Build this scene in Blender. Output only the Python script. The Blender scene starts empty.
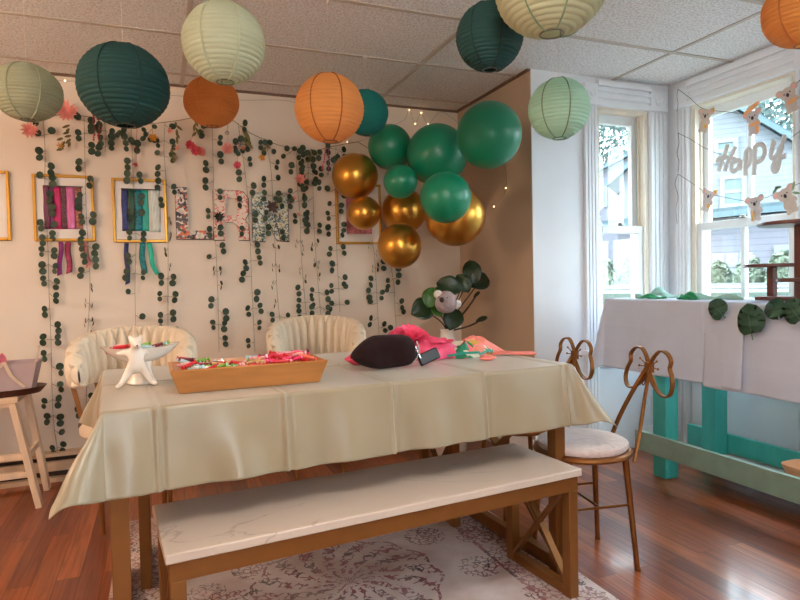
import bpy, bmesh, math, random
from mathutils import Vector, Matrix
rnd = random.Random(11)
PI = math.pi
D2R = math.radians
col = bpy.context.scene.collection
scene = bpy.context.scene

# ------------------------------------------------------------------ camera
HC = 1.12
YAW, PITCH, ROLL, FPX = D2R(21.627), D2R(-1.836), D2R(-1.224), 601.2
_cy, _sy = math.cos(YAW), math.sin(YAW)
CF = Vector((_sy*math.cos(PITCH), _cy*math.cos(PITCH), math.sin(PITCH)))
_r0 = Vector((_cy, -_sy, 0)); _u0 = _r0.cross(CF)
CR = _r0*math.cos(ROLL) + _u0*math.sin(ROLL)
CU = -_r0*math.sin(ROLL) + _u0*math.cos(ROLL)
EYE = Vector((0, 0, HC))
def ray(x, y): return CF + CR*((x-400)/FPX) + CU*((300-y)/FPX)
def onz(x, y, z): d = ray(x, y); return EYE + d*((z-HC)/d.z)
def ony(x, y, Y): d = ray(x, y); return EYE + d*(Y/d.y)
def onx(x, y, X): d = ray(x, y); return EYE + d*(X/d.x)
def atd(x, y, d): return EYE + ray(x, y)*d
cd = bpy.data.cameras.new('camera'); cam = bpy.data.objects.new('camera', cd); col.objects.link(cam)
cd.sensor_width = 36; cd.lens = FPX/800*36; cd.clip_start = .05; cd.clip_end = 300
cam.matrix_world = Matrix(((CR.x, CU.x, -CF.x, 0), (CR.y, CU.y, -CF.y, 0), (CR.z, CU.z, -CF.z, HC), (0, 0, 0, 1)))
scene.camera = cam
vs = scene.view_settings
vs.view_transform = 'Standard'; vs.look = 'None'; vs.gamma = 1; vs.use_curve_mapping = False
vs.exposure = 0.14

# ------------------------------------------------------------------ materials
def lin(c):
    c /= 255
    return c/12.92 if c <= .04045 else ((c+.055)/1.055)**2.4
def S(r, g, b): return (lin(r), lin(g), lin(b), 1)
def nodes(name):
    m = bpy.data.materials.new(name); m.use_nodes = True
    nt = m.node_tree; b = nt.nodes['Principled BSDF']
    return m, nt, b
def N(nt, t, **kw):
    n = nt.nodes.new(t)
    for k, v in kw.items():
        if k in n.inputs.keys() if isinstance(k, str) else False: n.inputs[k].default_value = v
        else: setattr(n, k, v)
    return n
def lk(nt, a, b): nt.links.new(a, b)
def mul(c, f): return (min(1, c[0]*f), min(1, c[1]*f), min(1, c[2]*f), 1)
def mat(name, c, rough=.5, metal=0, var=.08, scale=12, bump=0, bscale=60, stretch=(1, 1, 1), sheen=0, coat=0, trans=0, spec=None, emit=0):
    m, nt, b = nodes(name)
    tc = N(nt, 'ShaderNodeTexCoord'); mp = N(nt, 'ShaderNodeMapping'); mp.inputs['Scale'].default_value = stretch
    lk(nt, tc.outputs['Object'], mp.inputs['Vector'])
    no = N(nt, 'ShaderNodeTexNoise'); no.inputs['Scale'].default_value = scale; no.inputs['Detail'].default_value = 4
    lk(nt, mp.outputs[0], no.inputs['Vector'])
    rp = N(nt, 'ShaderNodeValToRGB')
    rp.color_ramp.elements[0].position = .3; rp.color_ramp.elements[1].position = .7
    rp.color_ramp.elements[0].color = mul(c, 1-var); rp.color_ramp.elements[1].color = mul(c, 1+var)
    lk(nt, no.outputs['Fac'], rp.inputs[0]); lk(nt, rp.outputs[0], b.inputs['Base Color'])
    b.inputs['Roughness'].default_value = rough; b.inputs['Metallic'].default_value = metal
    if sheen: b.inputs['Sheen Weight'].default_value = sheen
    if coat: b.inputs['Coat Weight'].default_value = coat; b.inputs['Coat Roughness'].default_value = .15
    if spec is not None: b.inputs['Specular IOR Level'].default_value = spec
    if emit:
        b.inputs['Emission Color'].default_value = c; b.inputs['Emission Strength'].default_value = emit
    if bump:
        n2 = N(nt, 'ShaderNodeTexNoise'); n2.inputs['Scale'].default_value = bscale; n2.inputs['Detail'].default_value = 3
        lk(nt, mp.outputs[0], n2.inputs['Vector'])
        bp = N(nt, 'ShaderNodeBump'); bp.inputs['Strength'].default_value = bump; bp.inputs['Distance'].default_value = .01
        lk(nt, n2.outputs['Fac'], bp.inputs['Height']); lk(nt, bp.outputs[0], b.inputs['Normal'])
    if trans:
        tr = N(nt, 'ShaderNodeBsdfTranslucent'); lk(nt, rp.outputs[0], tr.inputs['Color'])
        mx = N(nt, 'ShaderNodeMixShader'); mx.inputs[0].default_value = trans
        lk(nt, b.outputs[0], mx.inputs[1]); lk(nt, tr.outputs[0], mx.inputs[2])
        lk(nt, mx.outputs[0], nt.nodes['Material Output'].inputs['Surface'])
    return m
def voro_mat(name, cols, scale, rough=.6, c_bg=None, thr=.5):
    m, nt, b = nodes(name)
    tc = N(nt, 'ShaderNodeTexCoord')
    nz = N(nt, 'ShaderNodeTexNoise'); nz.inputs['Scale'].default_value = scale*.6
    lk(nt, tc.outputs['Object'], nz.inputs['Vector'])
    ad = N(nt, 'ShaderNodeMixRGB'); ad.blend_type = 'ADD'; ad.inputs[0].default_value = .03
    lk(nt, tc.outputs['Object'], ad.inputs[1]); lk(nt, nz.outputs['Color'], ad.inputs[2])
    v = N(nt, 'ShaderNodeTexVoronoi'); v.inputs['Scale'].default_value = scale
    lk(nt, ad.outputs[0], v.inputs['Vector'])
    sp = N(nt, 'ShaderNodeSeparateColor'); lk(nt, v.outputs['Color'], sp.inputs[0])
    rp = N(nt, 'ShaderNodeValToRGB'); rp.color_ramp.interpolation = 'CONSTANT'
    e = rp.color_ramp.elements
    for i, c in enumerate(cols):
        if i < 2: el = e[i]; el.position = i/len(cols)
        else: el = e.new(i/len(cols))
        el.color = c
    lk(nt, sp.outputs[0], rp.inputs[0])
    out = rp.outputs[0]
    if c_bg:
        lt = N(nt, 'ShaderNodeMath', operation='GREATER_THAN'); lt.inputs[1].default_value = thr
        lk(nt, v.outputs['Distance'], lt.inputs[0])
        mx = N(nt, 'ShaderNodeMixRGB'); lk(nt, lt.outputs[0], mx.inputs[0]); lk(nt, out, mx.inputs[1]); mx.inputs[2].default_value = c_bg
        out = mx.outputs[0]
    lk(nt, out, b.inputs['Base Color']); b.inputs['Roughness'].default_value = rough
    return m

def wood_floor():
    m, nt, b = nodes('floor_boards')
    tc = N(nt, 'ShaderNodeTexCoord'); mp = N(nt, 'ShaderNodeMapping'); mp.inputs['Rotation'].default_value = (0, 0, PI/2)
    lk(nt, tc.outputs['Object'], mp.inputs['Vector'])
    br = N(nt, 'ShaderNodeTexBrick'); br.offset = .37; br.squash = 1
    br.inputs['Scale'].default_value = 1; br.inputs['Mortar Size'].default_value = .0012; br.inputs['Brick Width'].default_value = 1.3; br.inputs['Row Height'].default_value = .082
    br.inputs['Color1'].default_value = (0, 0, 0, 1); br.inputs['Color2'].default_value = (1, 1, 1, 1); br.inputs['Mortar'].default_value = (.3, .3, .3, 1)
    br.inputs['Bias'].default_value = 0
    lk(nt, mp.outputs[0], br.inputs['Vector'])
    rp = N(nt, 'ShaderNodeValToRGB'); e = rp.color_ramp.elements
    e[0].color = S(126, 56, 22); e[1].color = S(190, 106, 54); el = e.new(.5); el.color = S(158, 78, 34)
    lk(nt, br.outputs['Color'], rp.inputs[0])
    m2 = N(nt, 'ShaderNodeMapping'); m2.inputs['Scale'].default_value = (22, 1.1, 22); lk(nt, tc.outputs['Object'], m2.inputs['Vector'])
    # offset grain per board
    ad = N(nt, 'ShaderNodeVectorMath', operation='ADD'); lk(nt, m2.outputs[0], ad.inputs[0])
    sc = N(nt, 'ShaderNodeVectorMath', operation='SCALE'); sc.inputs['Scale'].default_value = 7; lk(nt, br.outputs['Color'], sc.inputs[0]); lk(nt, sc.outputs[0], ad.inputs[1])
    no = N(nt, 'ShaderNodeTexNoise'); no.inputs['Scale'].default_value = 1.6; no.inputs['Detail'].default_value = 6; no.inputs['Distortion'].default_value = 1.6
    lk(nt, ad.outputs[0], no.inputs['Vector'])
    r2 = N(nt, 'ShaderNodeValToRGB'); r2.color_ramp.elements[0].position = .36; r2.color_ramp.elements[1].position = .62
    r2.color_ramp.elements[0].color = (.5, .44, .4, 1); r2.color_ramp.elements[1].color = (1.0, 1.0, 1.0, 1)
    lk(nt, no.outputs['Fac'], r2.inputs[0])
    mx = N(nt, 'ShaderNodeMixRGB', blend_type='MULTIPLY'); mx.inputs[0].default_value = .85
    lk(nt, rp.outputs[0], mx.inputs[1]); lk(nt, r2.outputs[0], mx.inputs[2])
    m3 = N(nt, 'ShaderNodeMixRGB', blend_type='MULTIPLY'); lk(nt, br.outputs['Fac'], m3.inputs[0]); lk(nt, mx.outputs[0], m3.inputs[1]); m3.inputs[2].default_value = (.35, .3, .28, 1)
    lk(nt, m3.outputs[0], b.inputs['Base Color'])
    b.inputs['Roughness'].default_value = .3; b.inputs['Coat Weight'].default_value = .35; b.inputs['Coat Roughness'].default_value = .12
    bp = N(nt, 'ShaderNodeBump'); bp.inputs['Strength'].default_value = .12; bp.inputs['Distance'].default_value = .004
    lk(nt, no.outputs['Fac'], bp.inputs['Height']); lk(nt, bp.outputs[0], b.inputs['Normal'])
    return m

def rug_mat():
    # object coordinates: centre of the rug at the origin, half size HX, HY
    HX, HY = .82, .98
    m, nt, b = nodes('rug_pile')
    tc = N(nt, 'ShaderNodeTexCoord'); sx = N(nt, 'ShaderNodeSeparateXYZ'); lk(nt, tc.outputs['Object'], sx.inputs[0])
    def M(op, a, c=None, d=None):
        n = N(nt, 'ShaderNodeMath', operation=op)
        for i, v in enumerate((a, c, d)):
            if v is None: continue
            if isinstance(v, (int, float)): n.inputs[i].default_value = v
            else: lk(nt, v, n.inputs[i])
        return n.outputs[0]
    X, Y = sx.outputs[0], sx.outputs[1]
    def noise(s, d=3):
        n = N(nt, 'ShaderNodeTexNoise'); n.inputs['Scale'].default_value = s; n.inputs['Detail'].default_value = d
        lk(nt, tc.outputs['Object'], n.inputs['Vector']); return n.outputs['Fac']
    def vor(s, feat='F1'):
        n = N(nt, 'ShaderNodeTexVoronoi', feature=feat); n.inputs['Scale'].default_value = s
        lk(nt, tc.outputs['Object'], n.inputs['Vector']); return n.outputs['Distance']
    r = M('SQRT', M('ADD', M('MULTIPLY', X, X), M('MULTIPLY', Y, Y)))
    th = M('ARCTAN2', Y, X)
    # medallion: scalloped rings broken by petals
    rr = M('ADD', r, M('MULTIPLY', M('COSINE', M('MULTIPLY', th, 12)), .012))
    rings = M('SINE', M('MULTIPLY', rr, 95))
    pet = M('SINE', M('ADD', M('MULTIPLY', th, 16), M('MULTIPLY', r, 30)))
    ln = vor(30, 'DISTANCE_TO_EDGE')
    inm = M('LESS_THAN', rr, .34)
    md = M('MULTIPLY', inm, M('MAXIMUM', M('GREATER_THAN', M('ADD', rings, M('MULTIPLY', pet, .7)), 1.0), M('MULTIPLY', M('LESS_THAN', ln, .09), M('GREATER_THAN', pet, -.4))))
    md = M('MAXIMUM', md, M('LESS_THAN', M('ABSOLUTE', M('SUBTRACT', rr, .345)), .006))
    # scattered flower sprays
    big = vor(4.6); fine = vor(44, 'DISTANCE_TO_EDGE')
    spray = M('MULTIPLY', M('LESS_THAN', big, .42), M('LESS_THAN', fine, .10))
    spray = M('MULTIPLY', spray, M('GREATER_THAN', r, .36))
    # border bands
    ex = M('SUBTRACT', HX, M('ABSOLUTE', X)); ey = M('SUBTRACT', HY, M('ABSOLUTE', Y)); ed = M('MINIMUM', ex, ey)
    band = M('MULTIPLY', M('LESS_THAN', ed, .24), M('GREATER_THAN', ed, .03))
    bline = M('LESS_THAN', M('ABSOLUTE', M('SUBTRACT', ed, .235)), .008)
    bline2 = M('LESS_THAN', M('ABSOLUTE', M('SUBTRACT', ed, .05)), .008)
    f2 = vor(38, 'DISTANCE_TO_EDGE')
    bpat = M('MULTIPLY', band, M('LESS_THAN', f2, .085))
    pat = M('MAXIMUM', M('MAXIMUM', md, spray), M('MAXIMUM', bpat, M('MAXIMUM', bline, bline2)))
    wear = noise(60, 2); wear2 = noise(5, 4)
    pat = M('MULTIPLY', pat, M('MULTIPLY', M('GREATER_THAN', wear, .43), M('MINIMUM', 1.0, M('MULTIPLY', wear2, 1.5))))
    base = N(nt, 'ShaderNodeValToRGB'); e = base.color_ramp.elements
    e[0].position = .35; e[0].color = S(188, 160, 150); e[1].position = .66; e[1].color = S(236, 224, 222)
    lk(nt, noise(3.2, 5), base.inputs[0])
    ink = N(nt, 'ShaderNodeValToRGB'); e = ink.color_ramp.elements
    e[0].position = .42; e[0].color = S(60, 48, 58); e[1].position = .56; e[1].color = S(140, 52, 66)
    lk(nt, noise(9, 2), ink.inputs[0])
    mx = N(nt, 'ShaderNodeMixRGB'); lk(nt, M('MULTIPLY', pat, .85), mx.inputs[0]); lk(nt, base.outputs[0], mx.inputs[1]); lk(nt, ink.outputs[0], mx.inputs[2])
    lk(nt, mx.outputs[0], b.inputs['Base Color']); b.inputs['Roughness'].default_value = .95; b.inputs['Specular IOR Level'].default_value = .1
    bp = N(nt, 'ShaderNodeBump'); bp.inputs['Strength'].default_value = .3; bp.inputs['Distance'].default_value = .004
    lk(nt, noise(240, 1), bp.inputs['Height']); lk(nt, bp.outputs[0], b.inputs['Normal'])
    return m

def marble_mat():
    m, nt, b = nodes('marble_top')
    tc = N(nt, 'ShaderNodeTexCoord'); mp = N(nt, 'ShaderNodeMapping'); mp.inputs['Scale'].default_value = (1.0, 2.2, 1.5); mp.inputs['Rotation'].default_value = (0, 0, .25)
    lk(nt, tc.outputs['Object'], mp.inputs['Vector'])
    no = N(nt, 'ShaderNodeTexNoise'); no.inputs['Scale'].default_value = 2.1; no.inputs['Detail'].default_value = 8; no.inputs['Distortion'].default_value = .7
    lk(nt, mp.outputs[0], no.inputs['Vector'])
    a = N(nt, 'ShaderNodeMath', operation='SUBTRACT'); lk(nt, no.outputs['Fac'], a.inputs[0]); a.inputs[1].default_value = .5
    ab = N(nt, 'ShaderNodeMath', operation='ABSOLUTE'); lk(nt, a.outputs[0], ab.inputs[0])
    rp = N(nt, 'ShaderNodeValToRGB'); e = rp.color_ramp.elements
    e[0].position = 0; e[0].color = S(186, 166, 150); e[1].position = .009; e[1].color = S(216, 198, 182)
    n3 = N(nt, 'ShaderNodeTexNoise'); n3.inputs['Scale'].default_value = 2.6; lk(nt, tc.outputs['Object'], n3.inputs['Vector'])
    g = N(nt, 'ShaderNodeMath', operation='LESS_THAN'); lk(nt, n3.outputs['Fac'], g.inputs[0]); g.inputs[1].default_value = .5
    g2 = N(nt, 'ShaderNodeMath', operation='MULTIPLY_ADD'); lk(nt, g.outputs[0], g2.inputs[0]); g2.inputs[1].default_value = .05; lk(nt, ab.outputs[0], g2.inputs[2])
    lk(nt, g2.outputs[0], rp.inputs[0]); lk(nt, rp.outputs[0], b.inputs['Base Color'])
    b.inputs['Roughness'].default_value = .3
    return m

def ceil_mat():
    m, nt, b = nodes('ceiling_tile_board')
    tc = N(nt, 'ShaderNodeTexCoord')
    n1 = N(nt, 'ShaderNodeTexNoise'); n1.inputs['Scale'].default_value = 95; n1.inputs['Detail'].default_value = 3; lk(nt, tc.outputs['Object'], n1.inputs['Vector'])
    rp = N(nt, 'ShaderNodeValToRGB'); e = rp.color_ramp.elements
    e[0].position = .34; e[0].color = S(204, 200, 196); e[1].position = .56; e[1].color = S(240, 238, 236)
    lk(nt, n1.outputs['Fac'], rp.inputs[0]); lk(nt, rp.outputs[0], b.inputs['Base Color']); b.inputs['Roughness'].default_value = .9
    bp = N(nt, 'ShaderNodeBump'); bp.inputs['Strength'].default_value = .5; bp.inputs['Distance'].default_value = .006
    lk(nt, n1.outputs['Fac'], bp.inputs['Height']); lk(nt, bp.outputs[0], b.inputs['Normal'])
    return m

def siding_mat(name, c, pitch=.16):
    m, nt, b = nodes(name)
    tc = N(nt, 'ShaderNodeTexCoord'); sx = N(nt, 'ShaderNodeSeparateXYZ'); lk(nt, tc.outputs['Object'], sx.inputs[0])
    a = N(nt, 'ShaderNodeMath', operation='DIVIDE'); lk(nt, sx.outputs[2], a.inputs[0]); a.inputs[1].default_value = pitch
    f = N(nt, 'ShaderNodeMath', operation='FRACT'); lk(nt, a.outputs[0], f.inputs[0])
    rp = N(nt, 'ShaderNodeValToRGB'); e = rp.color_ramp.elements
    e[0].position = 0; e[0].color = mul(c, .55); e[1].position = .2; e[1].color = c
    lk(nt, f.outputs[0], rp.inputs[0]); lk(nt, rp.outputs[0], b.inputs['Base Color']); b.inputs['Roughness'].default_value = .8
    return m

def glass_mat():
    m = bpy.data.materials.new('window_glass'); m.use_nodes = True; nt = m.node_tree
    nt.nodes.remove(nt.nodes['Principled BSDF'])
    t = N(nt, 'ShaderNodeBsdfTransparent'); t.inputs[0].default_value = (.97, 1, 1, 1)
    g = N(nt, 'ShaderNodeBsdfGlossy'); g.inputs['Roughness'].default_value = .02
    mx = N(nt, 'ShaderNodeMixShader'); mx.inputs[0].default_value = .04
    lk(nt, t.outputs[0], mx.inputs[1]); lk(nt, g.outputs[0], mx.inputs[2]); lk(nt, mx.outputs[0], nt.nodes['Material Output'].inputs['Surface'])
    return m

M_floor = wood_floor(); M_rug = rug_mat(); M_marble = marble_mat(); M_ceil = ceil_mat(); M_glass = glass_mat()
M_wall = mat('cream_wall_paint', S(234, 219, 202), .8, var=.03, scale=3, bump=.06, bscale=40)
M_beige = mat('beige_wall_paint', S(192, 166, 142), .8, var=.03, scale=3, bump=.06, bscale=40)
M_white = mat('white_wall_paint', S(228, 231, 236), .6, var=.02, scale=4)
M_trim = mat('white_gloss_trim', S(232, 235, 240), .35, var=.03, scale=8)
M_sash = mat('white_sash_paint', S(226, 232, 236), .4, var=.03, scale=8)
M_jamb = mat('cream_jamb_paint', S(226, 217, 202), .5, var=.06, scale=9)
M_grid = mat('ceiling_grid_metal', S(196, 184, 172), .5, var=.03)
M_darkgap = mat('heater_slot', S(52, 38, 30), .8)
M_gold = mat('gold_frame_metal', S(144, 94, 46), .42, metal=.55, var=.06, scale=20, bump=.03, bscale=200)
M_brass = mat('antique_brass', S(150, 98, 52), .32, metal=.85, var=.1, scale=30)
M_frame = mat('gilt_picture_frame', S(206, 152, 62), .35, metal=.7, var=.08, scale=20)
M_cloth = mat('sage_satin_cloth', S(162, 148, 122), .28, var=.03, scale=5, bump=.05, bscale=300, sheen=.3)
M_white_cloth = mat('white_table_linen', S(212, 220, 238), .7, var=.03, scale=6, bump=.1, bscale=14, trans=.12)
M_teal = mat('teal_painted_wood', S(66, 172, 162), .45, var=.12, scale=14, stretch=(1, 1, .3))
M_tealdim = mat('worn_teal_wood', S(140, 168, 152), .55, var=.1, scale=14)
M_plank = mat('grey_shelf_board', S(150, 146, 138), .7, var=.12, scale=10)
M_cream = mat('cream_leather', S(232, 216, 192), .5, var=.04, scale=9)
M_seat = mat('white_plush_seat', S(232, 214, 210), .9, var=.08, scale=30, bump=.6, bscale=45, sheen=.5)
M_leafv = mat('eucalyptus_leaf', S(46, 66, 46), .55, var=.35, scale=26)
M_stem = mat('green_brown_stem', S(96, 92, 66), .7)
M_pine = mat('light_oak', S(190, 126, 68), .45, var=.14, scale=5, stretch=(1, 6, 6), coat=.2)
M_whitewood = mat('whitewashed_wood', S(226, 198, 168), .6, var=.1, scale=6, stretch=(5, 5, 1))
M_darkwood = mat('dark_stained_wood', S(74, 38, 26), .4, var=.2, scale=6, stretch=(1, 5, 5), coat=.2)
M_redwood = mat('reddish_walnut', S(98, 52, 44), .4, var=.2, scale=6, stretch=(1, 5, 5), coat=.2)
M_ceramic = mat('white_glazed_ceramic', S(240, 230, 218), .2, var=.02, coat=.3)
M_black = mat('black_velvet', S(40, 25, 26), .95, var=.2, scale=20, sheen=.05, spec=.1)
M_blackp = mat('black_plastic', S(26, 26, 30), .35)
M_pink = mat('hot_pink_satin', S(250, 84, 124), .5, var=.18, scale=22, trans=.1)
M_coral = mat('coral_plastic', S(240, 132, 118), .4, var=.05)
M_dahlia = mat('coral_petals', S(250, 164, 154), .7, var=.15, scale=30, trans=.15)
M_rose = mat('rose_petals', S(250, 104, 124), .7, var=.25, scale=30, trans=.15)
M_peach = mat('peach_petals', S(240, 156, 130), .7, var=.12, scale=30, trans=.15)
M_yellow = mat('yellow_petals', S(222, 150, 50), .7, var=.12, scale=30)
M_lilac = mat('lilac_petals', S(186, 150, 200), .7, var=.12, scale=30)
M_red = mat('red_berries', S(164, 30, 52), .45, var=.2, scale=40)
M_olive = mat('olive_leaf', S(120, 110, 62), .6, var=.25, scale=20)
M_white_p = mat('white_paper', S(238, 232, 226), .7, var=.02)
M_wire = mat('grey_wire', S(120, 116, 108), .4, metal=.6)
M_string = mat('white_string', S(226, 216, 204), .8)
M_dstring = mat('dark_cord', S(74, 66, 62), .8)
M_green_b = mat('emerald_latex', S(8, 128, 92), .38, var=.03, scale=3, coat=.15)
M_gold_b = mat('chrome_gold_latex', S(206, 150, 66), .3, metal=.95, var=.03, scale=3)
M_bulb = mat('warm_bulb', (1, .78, .45, 1), .4, emit=9)
M_figleaf = mat('fiddle_leaf', S(30, 54, 28), .4, var=.3, scale=14, coat=.1)
M_figl2 = mat('young_fiddle_leaf', S(56, 104, 38), .4, var=.25, scale=14, coat=.1)
M_plush = mat('grey_plush', S(168, 150, 150), .95, var=.15, scale=40, bump=.6, bscale=120)
M_plushw = mat('white_plush', S(232, 222, 216), .95, var=.08, scale=40, bump=.6, bscale=120)
M_nose = mat('dark_nose', S(40, 26, 34), .4)
M_card = mat('grey_card', S(196, 186, 184), .8, var=.06, scale=30)
M_cardb = mat('tan_card', S(204, 186, 172), .8, var=.06, scale=30)
M_orange_c = mat('orange_card', S(236, 172, 120), .8, var=.06)
M_pink_c = mat('pink_card', S(234, 176, 168), .8, var=.06)
M_green_c = mat('green_card', S(120, 148, 110), .8, var=.06)
M_gold_c = mat('gold_card', S(214, 164, 72), .5, var=.06)
M_glit = mat('rose_silver_glitter', S(204, 202, 200), .6, metal=.1, var=.2, scale=220)
M_terra = mat('terracotta', S(232, 170, 128), .7, var=.06)
M_monst = mat('monstera_fabric', S(46, 82, 62), .6, var=.25, scale=16)
M_green_t = mat('bright_green_fabric', S(30, 150, 92), .6, var=.2, scale=20, trans=.15)
M_aqua_t = mat('pale_aqua_tulle', S(176, 216, 206), .7, var=.1, scale=20, trans=.3)
M_floral = voro_mat('watermelon_print', [S(246, 130, 122), S(240, 96, 100), S(236, 220, 196), S(40, 132, 96), S(206, 160, 70), S(248, 158, 140)], 26)
M_coralprint = mat('coral_print_cloth', S(240, 142, 128), .8, var=.12, scale=30)

# ------------------------------------------------------------------ mesh builder
def rotz(a): return Matrix.Rotation(a, 4, 'Z')
class MB:
    def __init__(s): s.bm = bmesh.new()
    def _add(s, verts, faces):
        vs_ = [s.bm.verts.new(v) for v in verts]
        for f in faces:
            try: s.bm.faces.new([vs_[i] for i in f])
            except ValueError: pass
        return vs_
    def box(s, c, sz, m=None):
        x, y, z = sz[0]/2, sz[1]/2, sz[2]/2
        P = [Vector((a*x, b*y, d*z)) for d in (-1, 1) for b in (-1, 1) for a in (-1, 1)]
        if m is not None: P = [m @ p for p in P]
        c = Vector(c)
        s._add([p+c for p in P], [(0, 2, 3, 1), (4, 5, 7, 6), (0, 1, 5, 4), (2, 6, 7, 3), (0, 4, 6, 2), (1, 3, 7, 5)])
        return s
    def span(s, a, b):
        a, b = Vector(a), Vector(b); return s.box((a+b)/2, [abs(q) for q in (b-a)])
    def beam(s, p, q, w, h, up=(0, 0, 1)):
        p, q, up = Vector(p), Vector(q), Vector(up); d = (q-p).normalized()
        sd = d.cross(up)
        if sd.length < 1e-4: sd = d.cross(Vector((1, 0, 0)))
        sd.normalize(); u = sd.cross(d)
        P = [e + sd*(a*w/2) + u*(b*h/2) for e in (p, q) for a, b in ((-1, -1), (1, -1), (1, 1), (-1, 1))]
        s._add(P, [(0, 1, 2, 3), (7, 6, 5, 4), (0, 4, 5, 1), (1, 5, 6, 2), (2, 6, 7, 3), (3, 7, 4, 0)]); return s
    def tube(s, pts, r, n=8, closed=False, flat=None):
        pts = [Vector(p) for p in pts]; k = len(pts); rs = r if isinstance(r, (list, tuple)) else [r]*k
        rings = []; prev = None
        for i, p in enumerate(pts):
            a = pts[(i-1) % k] if closed or i else p; b = pts[(i+1) % k] if closed or i < k-1 else p
            t = (b-a)
            t = t.normalized() if t.length > 1e-9 else Vector((0, 0, 1))
            if prev is None:
                u = t.cross(Vector((0, 0, 1)))
                if u.length < .05: u = t.cross(Vector((1, 0, 0)))
            else: u = prev - t*prev.dot(t)
            u.normalize(); prev = u; v = t.cross(u)
            rings.append([s.bm.verts.new(p + (u*math.cos(2*PI*j/n) + v*math.sin(2*PI*j/n))*rs[i]) for j in range(n)])
        for i in range(k if closed else k-1):
            A, B = rings[i], rings[(i+1) % k]
            for j in range(n):
                try: s.bm.faces.new((A[j], A[(j+1) % n], B[(j+1) % n], B[j]))
                except ValueError: pass
        if not closed:
            s.bm.faces.new(rings[0][::-1]); s.bm.faces.new(rings[-1])
        return s
    def ribbon(s, pts, side, w, t):
        """flat bar: pts path, side(i) vector of the width"""
        pts = [Vector(p) for p in pts]; k = len(pts); R = []
        for i, p in enumerate(pts):
            sv = Vector(side).normalized(); d = (pts[min(i+1, k-1)] - pts[max(i-1, 0)]).normalized()
            n_ = d.cross(sv)
            n_ = n_.normalized() if n_.length > 1e-6 else Vector((0, 0, 1))
            R.append([s.bm.verts.new(p + sv*(a*w/2) + n_*(b*t/2)) for a, b in ((-1, -1), (1, -1), (1, 1), (-1, 1))])
        for i in range(k-1):
            for j in range(4): s.bm.faces.new((R[i][j], R[i][(j+1) % 4], R[i+1][(j+1) % 4], R[i+1][j]))
        s.bm.faces.new(R[0][::-1]); s.bm.faces.new(R[-1]); return s
    def ball(s, c, r, nu=24, nv=14, m=None, fn=None):
        c = Vector(c); r = Vector((r, r, r)) if isinstance(r, (int, float)) else Vector(r)
        vv = []
        def P(th, ph):
            d = Vector((math.sin(th)*math.cos(ph), math.sin(th)*math.sin(ph), math.cos(th)))
            f = fn(d) if fn else 1
            p = Vector((d.x*r.x, d.y*r.y, d.z*r.z))*f
            return c + (m @ p if m is not None else p)
        top = s.bm.verts.new(P(0, 0)); bot = s.bm.verts.new(P(PI, 0))
        for i in range(1, nv): vv.append([s.bm.verts.new(P(PI*i/nv, 2*PI*j/nu)) for j in range(nu)])
        for j in range(nu):
            s.bm.faces.new((top, vv[0][j], vv[0][(j+1) % nu])); s.bm.faces.new((bot, vv[-1][(j+1) % nu], vv[-1][j]))
            for i in range(nv-2): s.bm.faces.new((vv[i][j], vv[i+1][j], vv[i+1][(j+1) % nu], vv[i][(j+1) % nu]))
        return s
    def lathe(s, prof, n=32, c=(0, 0, 0), m=None, caps=True):
        c = Vector(c); R = []
        for r, z in prof:
            ring = []
            for j in range(n):
                p = Vector((r*math.cos(2*PI*j/n), r*math.sin(2*PI*j/n), z))
                if m is not None: p = m @ p
                ring.append(s.bm.verts.new(p+c))
            R.append(ring)
        for i in range(len(R)-1):
            for j in range(n): s.bm.faces.new((R[i][j], R[i][(j+1) % n], R[i+1][(j+1) % n], R[i+1][j]))
        if caps: s.bm.faces.new(R[0][::-1]); s.bm.faces.new(R[-1])
        return s
    def prism(s, out, o, ux, uy, t):
        o, ux, uy = Vector(o), Vector(ux), Vector(uy); nn = ux.cross(uy).normalized()
        A = [s.bm.verts.new(o + ux*a + uy*b - nn*(t/2)) for a, b in out]; B = [s.bm.verts.new(v.co + nn*t) for v in A]
        k = len(A); s.bm.faces.new(A[::-1]); s.bm.faces.new(B)
        for i in range(k): s.bm.faces.new((A[i], A[(i+1) % k], B[(i+1) % k], B[i]))
        return s
    def grid(s, fn, nu, nv, closed_u=False):
        G = [[s.bm.verts.new(fn(i/nu, j/nv)) for j in range(nv+1)] for i in range(nu + (0 if closed_u else 1))]
        k = len(G)
        for i in range(nu):
            for j in range(nv):
                try: s.bm.faces.new((G[i][j], G[(i+1) % k][j], G[(i+1) % k][j+1], G[i][j+1]))
                except ValueError: pass
        return s
    def leaf(s, c, r, nrm, up, asp=1.0, cup=.15, n=9):
        """a domed leaf disc"""
        c, nrm, up = Vector(c), Vector(nrm).normalized(), Vector(up)
        x = up.cross(nrm)
        if x.length < 1e-4: x = Vector((1, 0, 0))
        x.normalize(); y = nrm.cross(x)
        ce = s.bm.verts.new(c - nrm*(r*cup)); cb = s.bm.verts.new(c - nrm*(r*cup+.0012))
        ring = [s.bm.verts.new(c + x*(r*asp*math.cos(2*PI*j/n)) + y*(r*math.sin(2*PI*j/n))) for j in range(n)]
        for j in range(n):
            s.bm.faces.new((ce, ring[j], ring[(j+1) % n])); s.bm.faces.new((cb, ring[(j+1) % n], ring[j]))
        return s
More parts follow.
